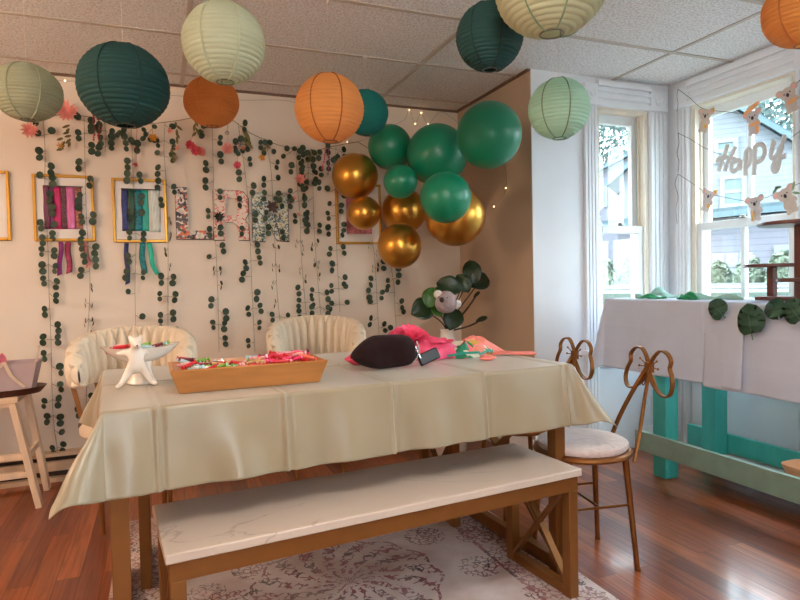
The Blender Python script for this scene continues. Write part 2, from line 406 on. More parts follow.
    def petal(s, c, d, nrm, L, w, curl=.2, n=5):
        """pointed petal from c along d"""
        c, d, nrm = Vector(c), Vector(d).normalized(), Vector(nrm).normalized(); x = d.cross(nrm)
        L_ = [];
        for i in range(n+1):
            t = i/n; ww = w*math.sin(PI*(.12+.86*t))**.8 if i < n else .001
            p = c + d*(L*t) + nrm*(L*curl*t*t)
            L_.append((s.bm.verts.new(p - x*(ww/2)), s.bm.verts.new(p - nrm*(ww*.12)), s.bm.verts.new(p + x*(ww/2))))
        for i in range(n):
            for a in (0, 1): s.bm.faces.new((L_[i][a], L_[i][a+1], L_[i+1][a+1], L_[i+1][a]))
        return s
    def build(s, name, m, parent=None, world=False, smooth=True, bevel=0, solid=0, sub=0, ang=40, loc=None, rz=0, recalc=True):
        bm = s.bm
        if recalc: bmesh.ops.recalc_face_normals(bm, faces=bm.faces)
        if parent is not None and world:
            bm.transform((Matrix.Translation(parent.location) @ rotz(parent.rotation_euler.z)).inverted())
        if loc is not None and parent is None and world:
            bm.transform((Matrix.Translation(Vector(loc)) @ rotz(rz)).inverted())
        me = bpy.data.meshes.new(name); bm.to_mesh(me); bm.free()
        if smooth:
            me.shade_smooth(); me.set_sharp_from_angle(angle=D2R(ang))
        me.materials.append(m)
        o = bpy.data.objects.new(name, me); col.objects.link(o)
        if parent is not None: o.parent = parent
        if loc is not None: o.location = loc; o.rotation_euler = (0, 0, rz)
        if solid:
            md = o.modifiers.new('thickness', 'SOLIDIFY'); md.thickness = solid; md.offset = 0
        if bevel:
            md = o.modifiers.new('bevel', 'BEVEL'); md.width = bevel; md.segments = 2; md.limit_method = 'ANGLE'
        if sub:
            md = o.modifiers.new('sub', 'SUBSURF'); md.levels = sub; md.render_levels = sub
        return o
def tag(o, label=None, cat=None, group=None, kind=None):
    if label: o['label'] = label
    if cat: o['category'] = cat
    if group: o['group'] = group
    if kind: o['kind'] = kind
    return o
def thing(name, label, cat, loc=(0, 0, 0), rz=0, group=None):
    o = bpy.data.objects.new(name, None); col.objects.link(o); o.empty_display_size = .05
    o.location = loc; o.rotation_euler = (0, 0, rz)
    return tag(o, label, cat, group)
def lab(o, t): o['label'] = t; return o
def struct(name, mb, m, **kw): return tag(mb.build(name, m, **kw), kind='structure')
def bez(p0, p1, p2, p3, n):
    out = []
    for i in range(n+1):
        t = i/n; out.append(Vector(p0)*(1-t)**3 + Vector(p1)*(3*t*(1-t)**2) + Vector(p2)*(3*t*t*(1-t)) + Vector(p3)*t**3)
    return out
def crom(pts, n=6, closed=False):
    P = [Vector(p) for p in pts]; k = len(P); out = []
    for i in range(k if closed else k-1):
        a = P[(i-1) % k] if closed or i else P[0]; b = P[i]; c = P[(i+1) % k]; d = P[(i+2) % k] if closed or i < k-2 else P[-1]
        for j in range(n):
            t = j/n
            out.append(.5*((2*b) + (c-a)*t + (2*a-5*b+4*c-d)*t*t + (3*b-a-3*c+d)*t**3))
    if not closed: out.append(P[-1])
    return out
def dup(root, loc, rz=None, label=None, group=None):
    r = root.copy(); col.objects.link(r); r.location = loc
    if rz is not None: r.rotation_euler = (0, 0, rz)
    if label: r['label'] = label
    if group: r['group'] = group
    for ch in list(root.children):
        c = ch.copy(); col.objects.link(c); c.parent = r
        for g in ch.children:
            d = g.copy(); col.objects.link(d); d.parent = c
    return r

# ------------------------------------------------------------------ room shell
H = 2.37; YB = 4.03; XR = 2.09; YY = 3.08; XW = 3.165; XL = -2.3; YF = -1.9
struct('floor', MB().span((XL-.15, YF-.15, -.1), (XW+.15, YB+.15, 0)), M_floor, smooth=False)
struct('ceiling', MB().span((XL-.15, YF-.15, H), (XW+.15, YB+.15, H+.12)), M_ceil, smooth=False)
gy = [3.81 - .605*i for i in range(10)]; gx = [.16 + 1.275*i for i in range(-2, 3)]
g = MB()
for y in gy: g.span((XL, y-.012, H-.006), (XW if y < YY else XR, y+.012, H-.001))
for x in gx:
    g.span((x-.012, YF, H-.0055), (x+.012, YB if x < XR else YY, H-.0012))
struct('trim_1', g, M_grid, smooth=False)
g = MB()   # wall angle under the tiles
g.span((XL, YB-.022, H-.012), (XR, YB, H-.001)).span((XR-.022, YY, H-.0115), (XR, YB, H-.0012))
struct('trim_2', g, mat('dark_wall_angle', S(120, 92, 72), .6), smooth=False)
struct('wall_back', MB().span((XL-.15, YB, 0), (XR+.1, YB+.15, H)), M_wall, smooth=False)
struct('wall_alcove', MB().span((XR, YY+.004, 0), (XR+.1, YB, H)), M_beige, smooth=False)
struct('wall_left', MB().span((XL-.15, YF-.15, 0), (XL, YB, H)), M_wall, smooth=False)
SILL, HEAD = .66, 2.19
def wall_with_holes(name, axis, fixed, t, lo, hi, holes, m):
    """axis 'x': the wall runs along x at y=fixed..fixed+t ; 'y': along y at x=fixed..fixed+t"""
    b = MB()
    def put(a0, a1, z0, z1):
        if axis == 'x': b.span((a0, fixed, z0), (a1, fixed+t, z1))
        else: b.span((fixed, a0, z0), (fixed+t, a1, z1))
    c = lo
    for a0, a1 in holes:
        put(c, a0, 0, H); put(a0, a1, 0, SILL); put(a0, a1, HEAD, H); c = a1
    put(c, hi, 0, H)
    return struct(name, b, m, smooth=False)
W1 = (2.565, 2.992); W2 = (2.205, 2.90); W3 = (.85, 1.60); W4 = (-.5, .25)
wall_with_holes('wall_bay', 'x', YY, .15, XR+.003, XW+.15, [W1], M_white)
wall_with_holes('wall_right', 'y', XW, .15, YF-.15, YY, [W4, W3, W2], M_white)
wall_with_holes('wall_front', 'x', YF-.15, .15, XL, XW, [(-.2, .6)], M_wall)

def window(name, axis, fixed, a0, a1, muntin, inward, cas_l=.105, cas_r=.105):
    """double-hung sash window in a wall; inward = sign of the room side"""
    t = bpy.data.objects.new(name, None); col.objects.link(t); t['kind'] = 'structure'
    mid = (a0+a1)/2
    t.location = (mid, fixed, SILL) if axis == 'x' else (fixed, mid, SILL)
    def sp(b, p0, p1):   # (along, depth towards the room, z)
        q = []
        for a, d, z in (p0, p1): q.append((a, fixed+inward*d, z) if axis == 'x' else (fixed+inward*d, a, z))
        return b.span(*q)
    zr = 1.43
    b = MB()      # fluted casing
    for s0, s1 in ((a0-cas_l, a0), (a1, a1+cas_r)):
        w = s1-s0
        sp(b, (s0, 0, .0), (s1, .016, HEAD))
        for k in range(4):
            c = s0 + w*(k+.5)/4; sp(b, (c-w*.10, .016, .02), (c+w*.10, .023, HEAD-.01))
    b.build('side_casing', M_trim, t, world=True, bevel=.003)
    b = MB()
    sp(b, (a0, 0, HEAD), (a1, .016, HEAD+.165))
    for k, (z0, z1, d) in enumerate(((.0, .03, .03), (.045, .07, .024), (.085, .105, .03), (.12, .155, .036))): sp(b, (a0, .014, HEAD+z0), (a1, d, HEAD+z1))
    b.build('head_casing', M_trim, t, world=True, bevel=.004)
    for s0, s1 in ((a0-cas_l, a0), (a1, a1+cas_r)):
        b = MB(); sp(b, (s0-.003, 0, HEAD), (s1+.003, .03, HEAD+.13))
        b.build('corner_block', M_trim, t, world=True, bevel=.004)
        c = ((s0+s1)/2, .03, HEAD+.065); cc = (c[0], fixed+inward*c[1], c[2]) if axis == 'x' else (fixed+inward*c[1], c[0], c[2])
        mt = Matrix.Rotation(PI/2, 3, 'X') if axis == 'x' else Matrix.Rotation(PI/2, 3, 'Y')
        MB().lathe([(.036, -.004), (.036, .004), (.028, .007), (.024, .003), (.016, .004), (.011, .011), (.002, .012)], 24, cc, mt).build('rosette', M_trim, t, world=True)
    b = MB()      # jamb liners
    sp(b, (a0, -.15, SILL), (a0+.018, 0, HEAD)); sp(b, (a1-.018, -.15, SILL), (a1, 0, HEAD)); sp(b, (a0+.018, -.15, HEAD-.02), (a1-.018, 0, HEAD))
    for s_, q in ((a0+.018, 1), (a1-.018, -1)):
        sp(b, (s_, -.02, SILL), (s_+q*.014, -.003, HEAD-.02)); sp(b, (s_, -.07, SILL), (s_+q*.014, -.058, HEAD-.02))
    b.build('jamb', M_jamb, t, world=True, bevel=.002)
    b = MB(); sp(b, (a0-cas_l-.02, -.15, SILL-.03), (a1+cas_r+.02, .05, SILL)); sp(b, (a0-cas_l, .0, SILL-.12), (a1+cas_r, .018, SILL-.03))
    b.build('sill', M_trim, t, world=True, bevel=.005)
    def sash(nm, z0, z1, d0, d1, bot, top):
        i0, i1 = a0+.02, a1-.02; w = .045; b = MB()
        sp(b, (i0, d0, z0), (i0+w, d1, z1)); sp(b, (i1-w, d0, z0), (i1, d1, z1)); sp(b, (i0+w, d0, z0), (i1-w, d1, z0+bot)); sp(b, (i0+w, d0, z1-top), (i1-w, d1, z1))
        if muntin: sp(b, (mid-.014, d0+.005, z0+bot), (mid+.014, d1-.005, z1-top))
        o = b.build(nm, M_sash, t, world=True, bevel=.003)
        b = MB(); dm = (d0+d1)/2
        sp(b, (i0+w, dm-.002, z0+bot), (i1-w, dm+.002, z1-top))
        o2 = b.build('pane', M_glass, o, smooth=False)
        o2.data.transform((Matrix.Translation(t.location)).inverted())
        return o
    sash('upper_sash', zr-.03, HEAD-.02, -.115, -.08, .05, .06)
    sash('lower_sash', SILL, zr+.015, -.06, -.02, .07, .05)
    b = MB(); cc = (mid, -.03, zr+.015); w_ = (cc[0], fixed+inward*cc[1], cc[2]) if axis == 'x' else (fixed+inward*cc[1], cc[0], cc[2])
    b.lathe([(.022, 0), (.022, .008), (.012, .012), (.012, .02), (.004, .022)], 16, w_).build('sash_lock', M_wire, t, world=True)
    return t
window('window_1', 'x', YY, W1[0], W1[1], False, -1, cas_l=.10, cas_r=.14)
window('window_2', 'y', XW, W2[0], W2[1], True, -1)
window('window_3', 'y', XW, W3[0], W3[1], True, -1)
window('window_4', 'y', XW, W4[0], W4[1], True, -1)
window('window_5', 'x', YF, -.2, .6, True, 1)
# baseboards
b = MB().span((XL, YB-.09, 0), (XR-.02, YB-.001, .025)).span((XL, YB-.075, .06), (XR-.02, YB-.001, .115)).span((XL, YB-.085, .145), (XR-.02, YB-.001, .165))
struct('baseboard_back', b, mat('heater_enamel', S(206, 176, 146), .5), smooth=False)
b = MB().span((XL, YB-.05, .025), (XR-.02, YB-.002, .06)).span((XL, YB-.05, .115), (XR-.02, YB-.002, .145))
struct('trim_3', b, M_darkgap, smooth=False)
struct('baseboard_bay', MB().span((XR+.003, YY-.02, 0), (W1[0]-.13, YY-.001, .13)).span((W1[0]-.13, YY-.022, 0), (XW, YY-.019, .13)), M_trim, smooth=False)
struct('baseboard_alcove', MB().span((XR-.02, YY+.01, 0), (XR-.001, YB-.1, .13)), M_trim, smooth=False)

# ------------------------------------------------------------------ lanterns
def lantern(px, py, diam, width_px, c, label, look, squash=.95, tilt=(0, 0), nrib=22, dcol=None):
    d = FPX*diam/width_px; ctr = atd(px, py, d); R = diam/2
    t = thing('paper_lantern', label, 'paper lantern', ctr, 0, 'paper lanterns hung from the ceiling')
    mt = (Matrix.Rotation(D2R(tilt[0]), 3, 'X') @ Matrix.Rotation(D2R(tilt[1]), 3, 'Y'))
    prof = []; hole = .21; nn = nrib*4; seed = rnd.random()*9
    th0 = math.asin(hole)
    for i in range(nn+1):
        th = th0 + (PI-2*th0)*i/nn
        f = 1 - .022*(1-abs(math.sin(PI*i/4)))
        prof.append((R*math.sin(th)*f, -R*squash*math.cos(th)*f))
    m = MB(); m.lathe(prof, 56, (0, 0, 0), mt, caps=False)
    for v in m.bm.verts:   # hand-folded paper is never even
        p = v.co; v.co = p*(1 + .006*math.sin(7*p.x/R+seed)*math.sin(9*p.z/R+2*seed) + .004*math.sin(13*p.y/R+seed*3))
    lab(m.build('shade', c, t), look)
    w = MB(); zr = R*squash*math.cos(th0)
    for z in (-zr, zr): w.tube([mt @ Vector((R*hole*math.cos(a), R*hole*math.sin(a), z)) for a in [2*PI*k/20 for k in range(20)]], .002, 6, True)
    a = rnd.random()*PI
    w.tube([mt @ Vector((R*hole*math.cos(a), R*hole*math.sin(a), zr)), mt @ Vector((0, 0, zr*1.06)), mt @ Vector((-R*hole*math.cos(a), -R*hole*math.sin(a), zr))], .0018, 5)
    for q in (1, -1): w.tube([mt @ Vector((q*R*hole*math.cos(a), q*R*hole*math.sin(a), z)) for z in (-zr, 0, zr)], .0018, 5)
    w.build('wire_frame', M_wire, t)
    sm = MB()     # coloured strips imitate the inner wire's shadow showing through the paper
    for a in (look_ang(px)+.35, look_ang(px)-.55, look_ang(px)+2.4):
        pts = []
        for i in range(0, nn+1, 2):
            th = th0 + (PI-2*th0)*i/nn; pts.append(mt @ Vector((R*1.001*math.sin(th)*math.cos(a), R*1.001*math.sin(th)*math.sin(a), -R*squash*1.001*math.cos(th))))
        sm.tube(pts, .0030, 4)
    sm.build('seam_or_wire_shade', dcol or c, t)
    top = mt @ Vector((0, 0, zr*1.06))
    MB().tube([top, (top.x, top.y, H-.018-ctr.z)], .0007, 5).build('string', M_string, t)
    k = MB().box((top.x, top.y, H-.01-ctr.z), (.022, .01, .004)); k.tube([(top.x, top.y, H-.009-ctr.z), (top.x+.004, top.y, H-.016-ctr.z), (top.x, top.y, H-.022-ctr.z)], .0018, 5)
    k.build('ceiling_hook', M_white_p, t)
    return t
def look_ang(px):
    d = ray(px, 300); return math.atan2(-d.y, -d.x)
def paper(name, c, tr=.35): return mat(name, c, .75, var=.05, scale=8, trans=tr, bump=.25, bscale=30, stretch=(1, 1, 4))
P_sage = paper('sage_paper', S(178, 184, 156)); P_teal = paper('deep_teal_paper', S(24, 72, 70), .15); P_cream = paper('pale_green_paper', S(206, 214, 186))
P_oran = paper('burnt_orange_paper', S(236, 164, 88), .45); P_apri = paper('apricot_paper', S(244, 178, 104), .5); P_teal2 = paper('teal_paper', S(18, 124, 116), .25)
P_mint = paper('mint_paper', S(190, 226, 204), .4); P_ivory = paper('ivory_green_paper', S(206, 206, 172), .4)
P_sd = mat('wire_shade_dark', S(124, 146, 116), .8); P_td = mat('wire_shade_teal', S(8, 46, 48), .8); P_od = mat('wire_shade_orange', S(170, 92, 24), .8)  # strip colours painting the expander wire's shade on the lanterns
lantern(27, 92.5, .28, 65, P_sage, 'pale sage paper lantern at the far left above the pink flowers', 'sage ribbed paper', .86, dcol=P_sage)
lantern(124, 86, .36, 87, P_teal, 'large dark teal paper lantern above the garland on the left', 'dark teal ribbed paper', .93, dcol=P_td)
lantern(224, 43.5, .305, 81, P_cream, 'pale green white paper lantern hanging above the small orange lantern', 'pale green ribbed paper', .97, dcol=P_cream)
lantern(211.5, 102, .25, 54, P_oran, 'small burnt orange paper lantern just below the pale green one', 'burnt orange ribbed paper', .92, dcol=P_oran)
lantern(329.5, 108.5, .305, 69, P_apri, 'light orange paper lantern hanging left of the balloons', 'light orange ribbed paper', .98, dcol=P_od)
lantern(366, 113, .25, 45, P_teal2, 'small teal paper lantern half hidden behind the light orange lantern', 'teal ribbed paper', 1.0, dcol=P_teal2)
lantern(489.5, 37, .255, 67, P_teal, 'dark teal paper lantern above the largest green balloon', 'dark teal ribbed paper', 1.0, dcol=P_td)
lantern(551, -14, .36, 112, P_ivory, 'big ivory green paper lantern cut off by the top of the photo', 'ivory green ribbed paper', .87, dcol=P_sd)
lantern(559, 109, .255, 61, P_mint, 'mint green paper lantern in front of the white wall by the window', 'mint ribbed paper', .98, dcol=P_sd)
lantern(803, 11, .255, 74, P_oran, 'orange paper lantern at the upper right corner above the window', 'burnt orange ribbed paper', .95, dcol=P_od)

# ------------------------------------------------------------------ balloons
def balloon(px, py, rpx, d, m, label, group, knot):
    c = atd(px, py, d); R = rpx*d/FPX
    t = thing('balloon', label, 'balloon', c, 0, group)
    kd = Vector(knot).normalized()
    q = kd.to_track_quat('Z', 'Y').to_matrix()
    def fn(dr): return 1 + .05*max(0, dr.z)**6 - .02*(1-abs(dr.z))
    MB().ball((0, 0, 0), R, 40, 28, m=q, fn=fn).build('body', m, t, ang=80)
    k = R*1.045
    MB().lathe([(.012, k-.012), (.006, k), (.005, k+.006), (.012, k+.018), (.010, k+.0185), (.003, k+.008)], 12, (0, 0, 0), q).build('knot', m, t)
    return t
GB, OB = 'green balloons of the cluster', 'gold balloons of the cluster'
balloon(390, 147, 22.3, 3.92, M_green_b, 'green balloon at the upper left of the cluster beside the small teal lantern', GB, (.5, .3, -.8))
balloon(437, 155, 31, 3.70, M_green_b, 'large green balloon in the middle of the cluster, behind three others', GB, (.3, .8, -.2))
balloon(489, 135, 33, 3.28, M_green_b, 'largest green balloon, at the upper right of the cluster', GB, (.2, .6, -.6))
balloon(400.5, 181.5, 17.3, 3.60, M_green_b, 'smallest green balloon, below the upper left green balloon', GB, (.6, .6, .2))
balloon(445.5, 197.5, 26, 3.30, M_green_b, 'green balloon in front of the big gold balloon at the lower right', GB, (.1, .9, .3))
balloon(355, 176, 23.3, 3.92, M_gold_b, 'gold balloon at the left end of the cluster, below the light orange lantern', OB, (.6, .5, .2))
balloon(364, 213, 17, 3.86, M_gold_b, 'smallest gold balloon, in front of the half hidden frame', OB, (.6, .5, .4))
balloon(404, 211, 23, 4.0, M_gold_b, 'gold balloon tucked behind the smallest green balloon', OB, (.3, .7, .3))
balloon(399.5, 246, 22.6, 3.66, M_gold_b, 'lowest gold balloon hanging at the bottom of the cluster', OB, (.3, .5, .7))
balloon(455, 216, 30.5, 3.47, M_gold_b, 'biggest gold balloon, at the lower right near the wall corner', OB, (.1, .8, .4))

# ------------------------------------------------------------------ wall decor
def W(x, y, off=.02): return ony(x, y, YB-off)
def picture(x0, x1, z0, z1, label, mat_m=M_white_p):
    t = thing('picture_frame', label, 'picture frame', ((x0+x1)/2, YB-.001, (z0+z1)/2), 0, 'gold frames on the back wall')
    w, h, f = (x1-x0)/2, (z1-z0)/2, .016
    b = MB()
    for p, q in (((-w, 0, -h), (-w+f, -.026, h)), ((w-f, 0, -h), (w, -.026, h)), ((-w+f, 0, -h), (w-f, -.026, -h+f)), ((-w+f, 0, h-f), (w-f, -.026, h))): b.span(p, q)
    lab(b.build('frame', M_frame, t, bevel=.003), 'gold frame')
    lab(MB().span((-w+f, -.002, -h+f), (w-f, -.012, h-f)).build('mat_board', mat_m, t, smooth=False), 'white mat board')
    return t
def rib_mat(n, c, glit=0): return mat(n, c, .45, var=.25 if not glit else .7, scale=40 if not glit else 90, stretch=(3, 1, .4) if not glit else (1, 1, 1), metal=.2 if glit else 0)
def ribbons(t, specs, tails):
    ra, rb2 = W(specs[0][0]-1, specs[0][2], .016), W(specs[-1][1]+.5, specs[0][2], .016)
    MB().span((ra.x, YB-.012, ra.z-.002), (rb2.x, YB-.024, ra.z+.004)).build('ribbon_rod', mat('dark_rod', S(60, 44, 40), .6), t, world=True)
    for i, (a, b_, y0, y1, c, nm, gl) in enumerate(specs):
        m = rib_mat(nm.replace(' ', '_'), c, gl)
        ym = (y0+y1)/2; p0, p1 = W(a, ym, .015), W(b_, ym, .015); z0, z1 = W(a, y0, .015).z, W(a, y1, .015).z; q = MB(); kk = (-.0012, .0012)[i % 2]; p0.x -= .0012; p1.x += .0012
        ph = rnd.random()*6
        q.grid(lambda u, v: Vector((p0.x+(p1.x-p0.x)*u + .0012*math.sin(9*v+ph), YB-.017+kk-.003*math.sin(PI*u)-.0015*math.sin(14*v+ph), z1+(z0-z1)*v)), 4, 14)
        lab(q.build('ribbon', m, t, world=True, solid=.0012), nm)
    for (a, b_, y0, y1, dx, c, nm, gl) in tails:
        m = rib_mat(nm.replace(' ', '_')+'_end', c, gl)
        p0, p1 = W(a, y0, .03), W(b_, y1, .03); ph = rnd.random()*6; w = p1.x-p0.x; ddx = dx*.0052
        q = MB(); q.grid(lambda u, v: Vector((p0.x + w*u + ddx*v*v + .004*math.sin(7*v+ph), YB-.022-.006*math.sin(5*v+ph)-.004*math.sin(PI*u), p0.z-(p0.z-p1.z)*v + (.012*u if v == 1 else 0))), 4, 14)
        lab(q.build('ribbon', m, t, world=True, solid=.0012), nm)
picture(-1.10, -.785, 1.397, 1.79, 'gold frame cut off by the left edge of the photo')
f1 = picture(-.672, -.355, 1.394, 1.781, 'gold frame with pink and purple ribbons, nearest the left edge in full')
ribbons(f1, [(44, 49.5, 186, 229, S(120, 44, 84), 'plum ribbon', 0), (49.5, 54, 186, 229, S(96, 30, 92), 'purple velvet ribbon', 1), (54, 61, 186, 229, S(206, 20, 104), 'magenta ribbon', 0), (61, 67, 186, 229, S(92, 52, 62), 'dark glitter ribbon', 1), (67, 75, 187, 229, S(214, 110, 170), 'pink ribbon', 0), (75, 82, 187, 229, S(160, 96, 78), 'copper sequin ribbon', 1)],
        [(58, 64, 242, 276, -3, S(130, 20, 110), 'purple ribbon end', 0), (65, 72, 242, 274, 0, S(140, 30, 70), 'dark red glitter ribbon end', 1), (83, 89, 242, 268, 2, S(206, 130, 120), 'rose ribbon end', 1)])
f2 = picture(-.258, .048, 1.389, 1.775, 'gold frame with blue and green ribbons beside the letter L')
ribbons(f2, [(122, 128, 189, 231, S(44, 52, 110), 'navy ribbon', 1), (129, 135, 189, 231, S(10, 74, 48), 'dark green ribbon', 0), (135, 142, 190, 231, S(16, 120, 134), 'teal sequin ribbon', 1), (142, 149, 190, 231, S(42, 178, 160), 'turquoise ribbon', 0), (149, 160, 190, 232, S(206, 212, 204), 'pale mint ribbon', 0)],
        [(124, 130, 243, 285, 0, S(34, 44, 100), 'navy ribbon end', 1), (139, 146, 243, 275, 1, S(14, 124, 130), 'teal sequin ribbon end', 1), (147, 153, 243, 275, 8, S(34, 190, 160), 'turquoise ribbon end', 0)])
f3 = picture(1.132, 1.46, 1.381, 1.80, 'gold frame with a pink picture half hidden by the gold balloons')
p0, p1 = W(346, 196, .014), W(372, 234, .014)
lab(MB().span((p0.x, YB-.012, p1.z), (p1.x, YB-.016, p0.z)).build('picture', mat('blotchy_pink_print', S(206, 130, 138), .7, var=.35, scale=30), f3, world=True, smooth=False), 'pink print')

def letter(name, out, x0, x1, z0, z1, m, label):
    t = thing(name, label, 'letter', ((x0+x1)/2, YB-.001, z0), 0, 'floral letters on the back wall'); w, h = x1-x0, z1-z0
    MB().prism([(w*(a-.5), h*b) for a, b in out], (0, -.018, 0), (1, 0, 0), (0, 0, 1), .014).build('printed_face', m, t, bevel=.001)
    lab(MB().prism([(w*(a-.5)*1.035+.002, h*.5+h*(b-.5)*1.025) for a, b in out], (0, -.0075, 0), (1, 0, 0), (0, 0, 1), .012).build('backing', M_lback, t), 'dark brown backing')
    return t
M_lback = mat('brown_letter_edge', S(84, 60, 48), .7)
M_l1 = voro_mat('orange_grey_flowers', [S(226, 120, 84), S(70, 62, 66), S(214, 200, 190), S(108, 96, 96), S(232, 222, 210)], 62)
M_l2 = voro_mat('pink_flowers', [S(240, 96, 104), S(238, 222, 206), S(226, 150, 132), S(238, 222, 206), S(240, 214, 200), S(240, 226, 210)], 95)
M_l3 = voro_mat('blue_grey_flowers', [S(214, 222, 214), S(124, 148, 150), S(226, 226, 212), S(70, 92, 96), S(214, 204, 160)], 100)
letter('letter', [(0, 0), (1, 0), (1, .165), (.32, .165), (.32, 1), (0, 1)], .099, .318, 1.411, 1.731, M_l1, 'letter L covered in orange and grey flowers')
letter('letter', [(0, 0), (.3, 0), (.3, .36), (.55, .36), (.66, .30), (.70, .18), (.70, 0), (1, 0), (1, .3), (.9, .42), (1, .55), (1, .85), (.86, .98), (.75, 1), (0, 1), (0, .70), (.33, .70), (.33, .85), (.6, .85), (.68, .78), (.68, .57), (.6, .50), (.33, .50), (.33, .699), (0, .699)], .325, .542, 1.405, 1.722, M_l2, 'letter R covered in pink flowers')
letter('letter', [(0, 0), (.34, 0), (.34, .5), (.66, .02), (1, 0), (1, 1), (.68, 1), (.68, .52), (.34, 1), (0, 1)], .568, .80, 1.398, 1.712, M_l3, 'letter N covered in blue grey flowers')
# dark ornaments pinned on R and N
def dahlia(mb, c, R, nrm=(0, -1, 0), layers=3, n=11, w=.5, curl=.3):
    nrm = Vector(nrm).normalized(); x = nrm.cross(Vector((0, 0, 1))).normalized(); y = x.cross(nrm)
    for L in range(layers):
        r = R*(1-.26*L)
        for k in range(n):
            a = 2*PI*(k+.5*L)/n + rnd.uniform(-.12, .12); d = x*math.cos(a)+y*math.sin(a)
            mb.petal(Vector(c)+nrm*(.004*L), d + nrm*(.15+.35*L), nrm, r*rnd.uniform(.88, 1.08), r*w, curl)
    mb.ball(Vector(c)+nrm*.012, R*.16, 8, 6)
c = W(219, 217, .03); b = MB(); dahlia(b, c, .034, layers=2, n=10, w=.45); tag(b.build('paper_rosette', mat('dark_rosette', S(58, 56, 50), .7), world=True, loc=c), 'dark paper rosette pinned on the letter R', 'rosette')
c = W(272, 207, .035); b = MB(); dahlia(b, c, .045, layers=2, n=6, w=.55); b.tube([c, W(276, 222, .03), W(281, 241, .025)], .003, 5)
tag(b.build('dried_flower', mat('dried_brown', S(92, 70, 66), .8), world=True, loc=c), 'dried brown flower with a long stem pinned on the letter N', 'flower')

# ------------------------------------------------------------------ hanging vines
def vine(path, label, seed, step=13.5, dense=1.0, edge=()):
    R_ = random.Random(seed); top = W(*path[0], .03)
    t = thing('eucalyptus_vine', label, 'vine', top, 0, 'eucalyptus vines hung down the back wall')
    pts = crom([Vector((x, y, 0)) for x, y in path], 8)
    st = MB(); st.tube([W(p.x, p.y, .028+.006*math.sin(p.y*.13+seed)) for p in pts], .0011, 5)
    lv = MB(); acc = 0; tot = 0
    def leafat(x, y, off, r, twist):
        c = W(x, y, off); a = R_.uniform(-.5, .5); tw = R_.uniform(-.45, .45) if not twist else R_.uniform(1.1, 1.5)*R_.choice((-1, 1))
        lv.leaf(c, r, (math.sin(tw), -math.cos(tw), R_.uniform(-.3, .3)), (math.sin(a), .1, math.cos(a)), asp=R_.uniform(.8, 1.0))
    nxt = 5; side = R_.choice((-1, 1))
    for i in range(len(pts)-1):
        p, q = pts[i], pts[i+1]; L = (q-p).length
        while tot+L > nxt:
            f = (nxt-tot)/L; m = p.lerp(q, f); y = m.y
            twist = any(a <= y <= b for a, b in edge)
            sides = (side, -side) if R_.random() < .38*dense else (side,)
            for s_ in sides:
                o = R_.uniform(5.0, 8.5) if not twist else R_.uniform(1.5, 4); yy = y + R_.uniform(-3, 3)
                r = R_.uniform(.018, .0235) * (1 if not twist else .75); rp = r*130
                st.tube([W(m.x, y-2, .03), W(m.x+s_*o*.8, yy, .034)], .0011, 4)
                leafat(m.x+s_*o, yy-rp*1.15, R_.uniform(.03, .05), r, twist)
                if R_.random() < .9: leafat(m.x+s_*(o+R_.uniform(-1.2, 1.2)), yy+rp*1.15, R_.uniform(.03, .05), r*R_.uniform(.85, 1.05), twist)
            side = -side if R_.random() < .75 else side
            nxt += 1.08*step*R_.uniform(.85, 1.2)/dense**.5
        tot += L
    st.build('stem', M_stem, t, world=True); lv.build('leaves', M_leafv, t, world=True, ang=80)
    return t
V = 'eucalyptus vine '
vine([(43, 118), (45, 150), (45, 190), (48, 250), (49, 290), (51, 340), (52, 390), (54, 425), (58, 453)], V+'falling over the left side of the pink ribbon frame almost to the floor', 1)
vine([(84, 117), (85, 160), (86, 205), (88, 245), (90, 285), (88, 330), (87, 365), (86, 412)], V+'over the right side of the pink ribbon frame, behind the left cream chair', 2, 13, 1.0, ((275, 340),))
vine([(104, 120), (106, 135), (105, 152)], 'short spray of pale eucalyptus hanging between the two ribbon frames', 3, 8, 1.2)
vine([(131, 122), (132, 150), (134, 190), (136, 240), (135, 290), (136, 335)], V+'falling over the left side of the blue ribbon frame', 4, 14.5, .7)
vine([(165, 122), (164, 150), (166, 180), (168, 240), (168, 290), (168, 334)], V+'falling along the right edge of the blue ribbon frame', 5, 14, 1.0, ((205, 270),))
vine([(212, 120), (213, 160), (214, 200), (216, 250), (218, 300), (219, 352)], V+'falling between the letters L and R', 6, 14, 1.1, ((268, 295),))
vine([(238, 124), (242, 150), (247, 190), (250, 240), (252, 290), (255, 352)], V+'falling between the letters R and N', 7, 13.5, .95)
vine([(266, 142), (271, 170), (273, 205), (275, 245), (277, 290), (281, 330)], V+'falling over the middle of the letter N', 8, 14, .8, ((240, 312),))
vine([(297, 148), (297, 180), (300, 215), (301, 250), (304, 290), (307, 322)], V+'falling just right of the letter N behind small peach flowers', 9, 12, 1.1, ((240, 282),))
vine([(306, 151), (308, 165), (308, 188)], 'short thick bunch of eucalyptus beside the coral flower right of the letter N', 10, 6.5, 1.3)
vine([(313, 151), (313, 190), (314, 225), (317, 270), (321, 318)], V+'falling second from the half hidden frame, ending at the right cream chair', 12, 13, .9, ((238, 285),))
vine([(336, 146), (335, 180), (336, 215), (337, 255), (340, 312)], V+'falling over the left edge of the half hidden frame', 13, 13, 1.15)
vine([(372, 240), (375, 262), (377, 300), (379, 334)], V+'falling below the lowest gold balloon, the left of two there', 14, 11, .9, ((240, 280),))
vine([(390, 262), (394, 285), (395, 310), (397, 336)], V+'falling below the lowest gold balloon, the right of two there', 15, 11, 1.0)

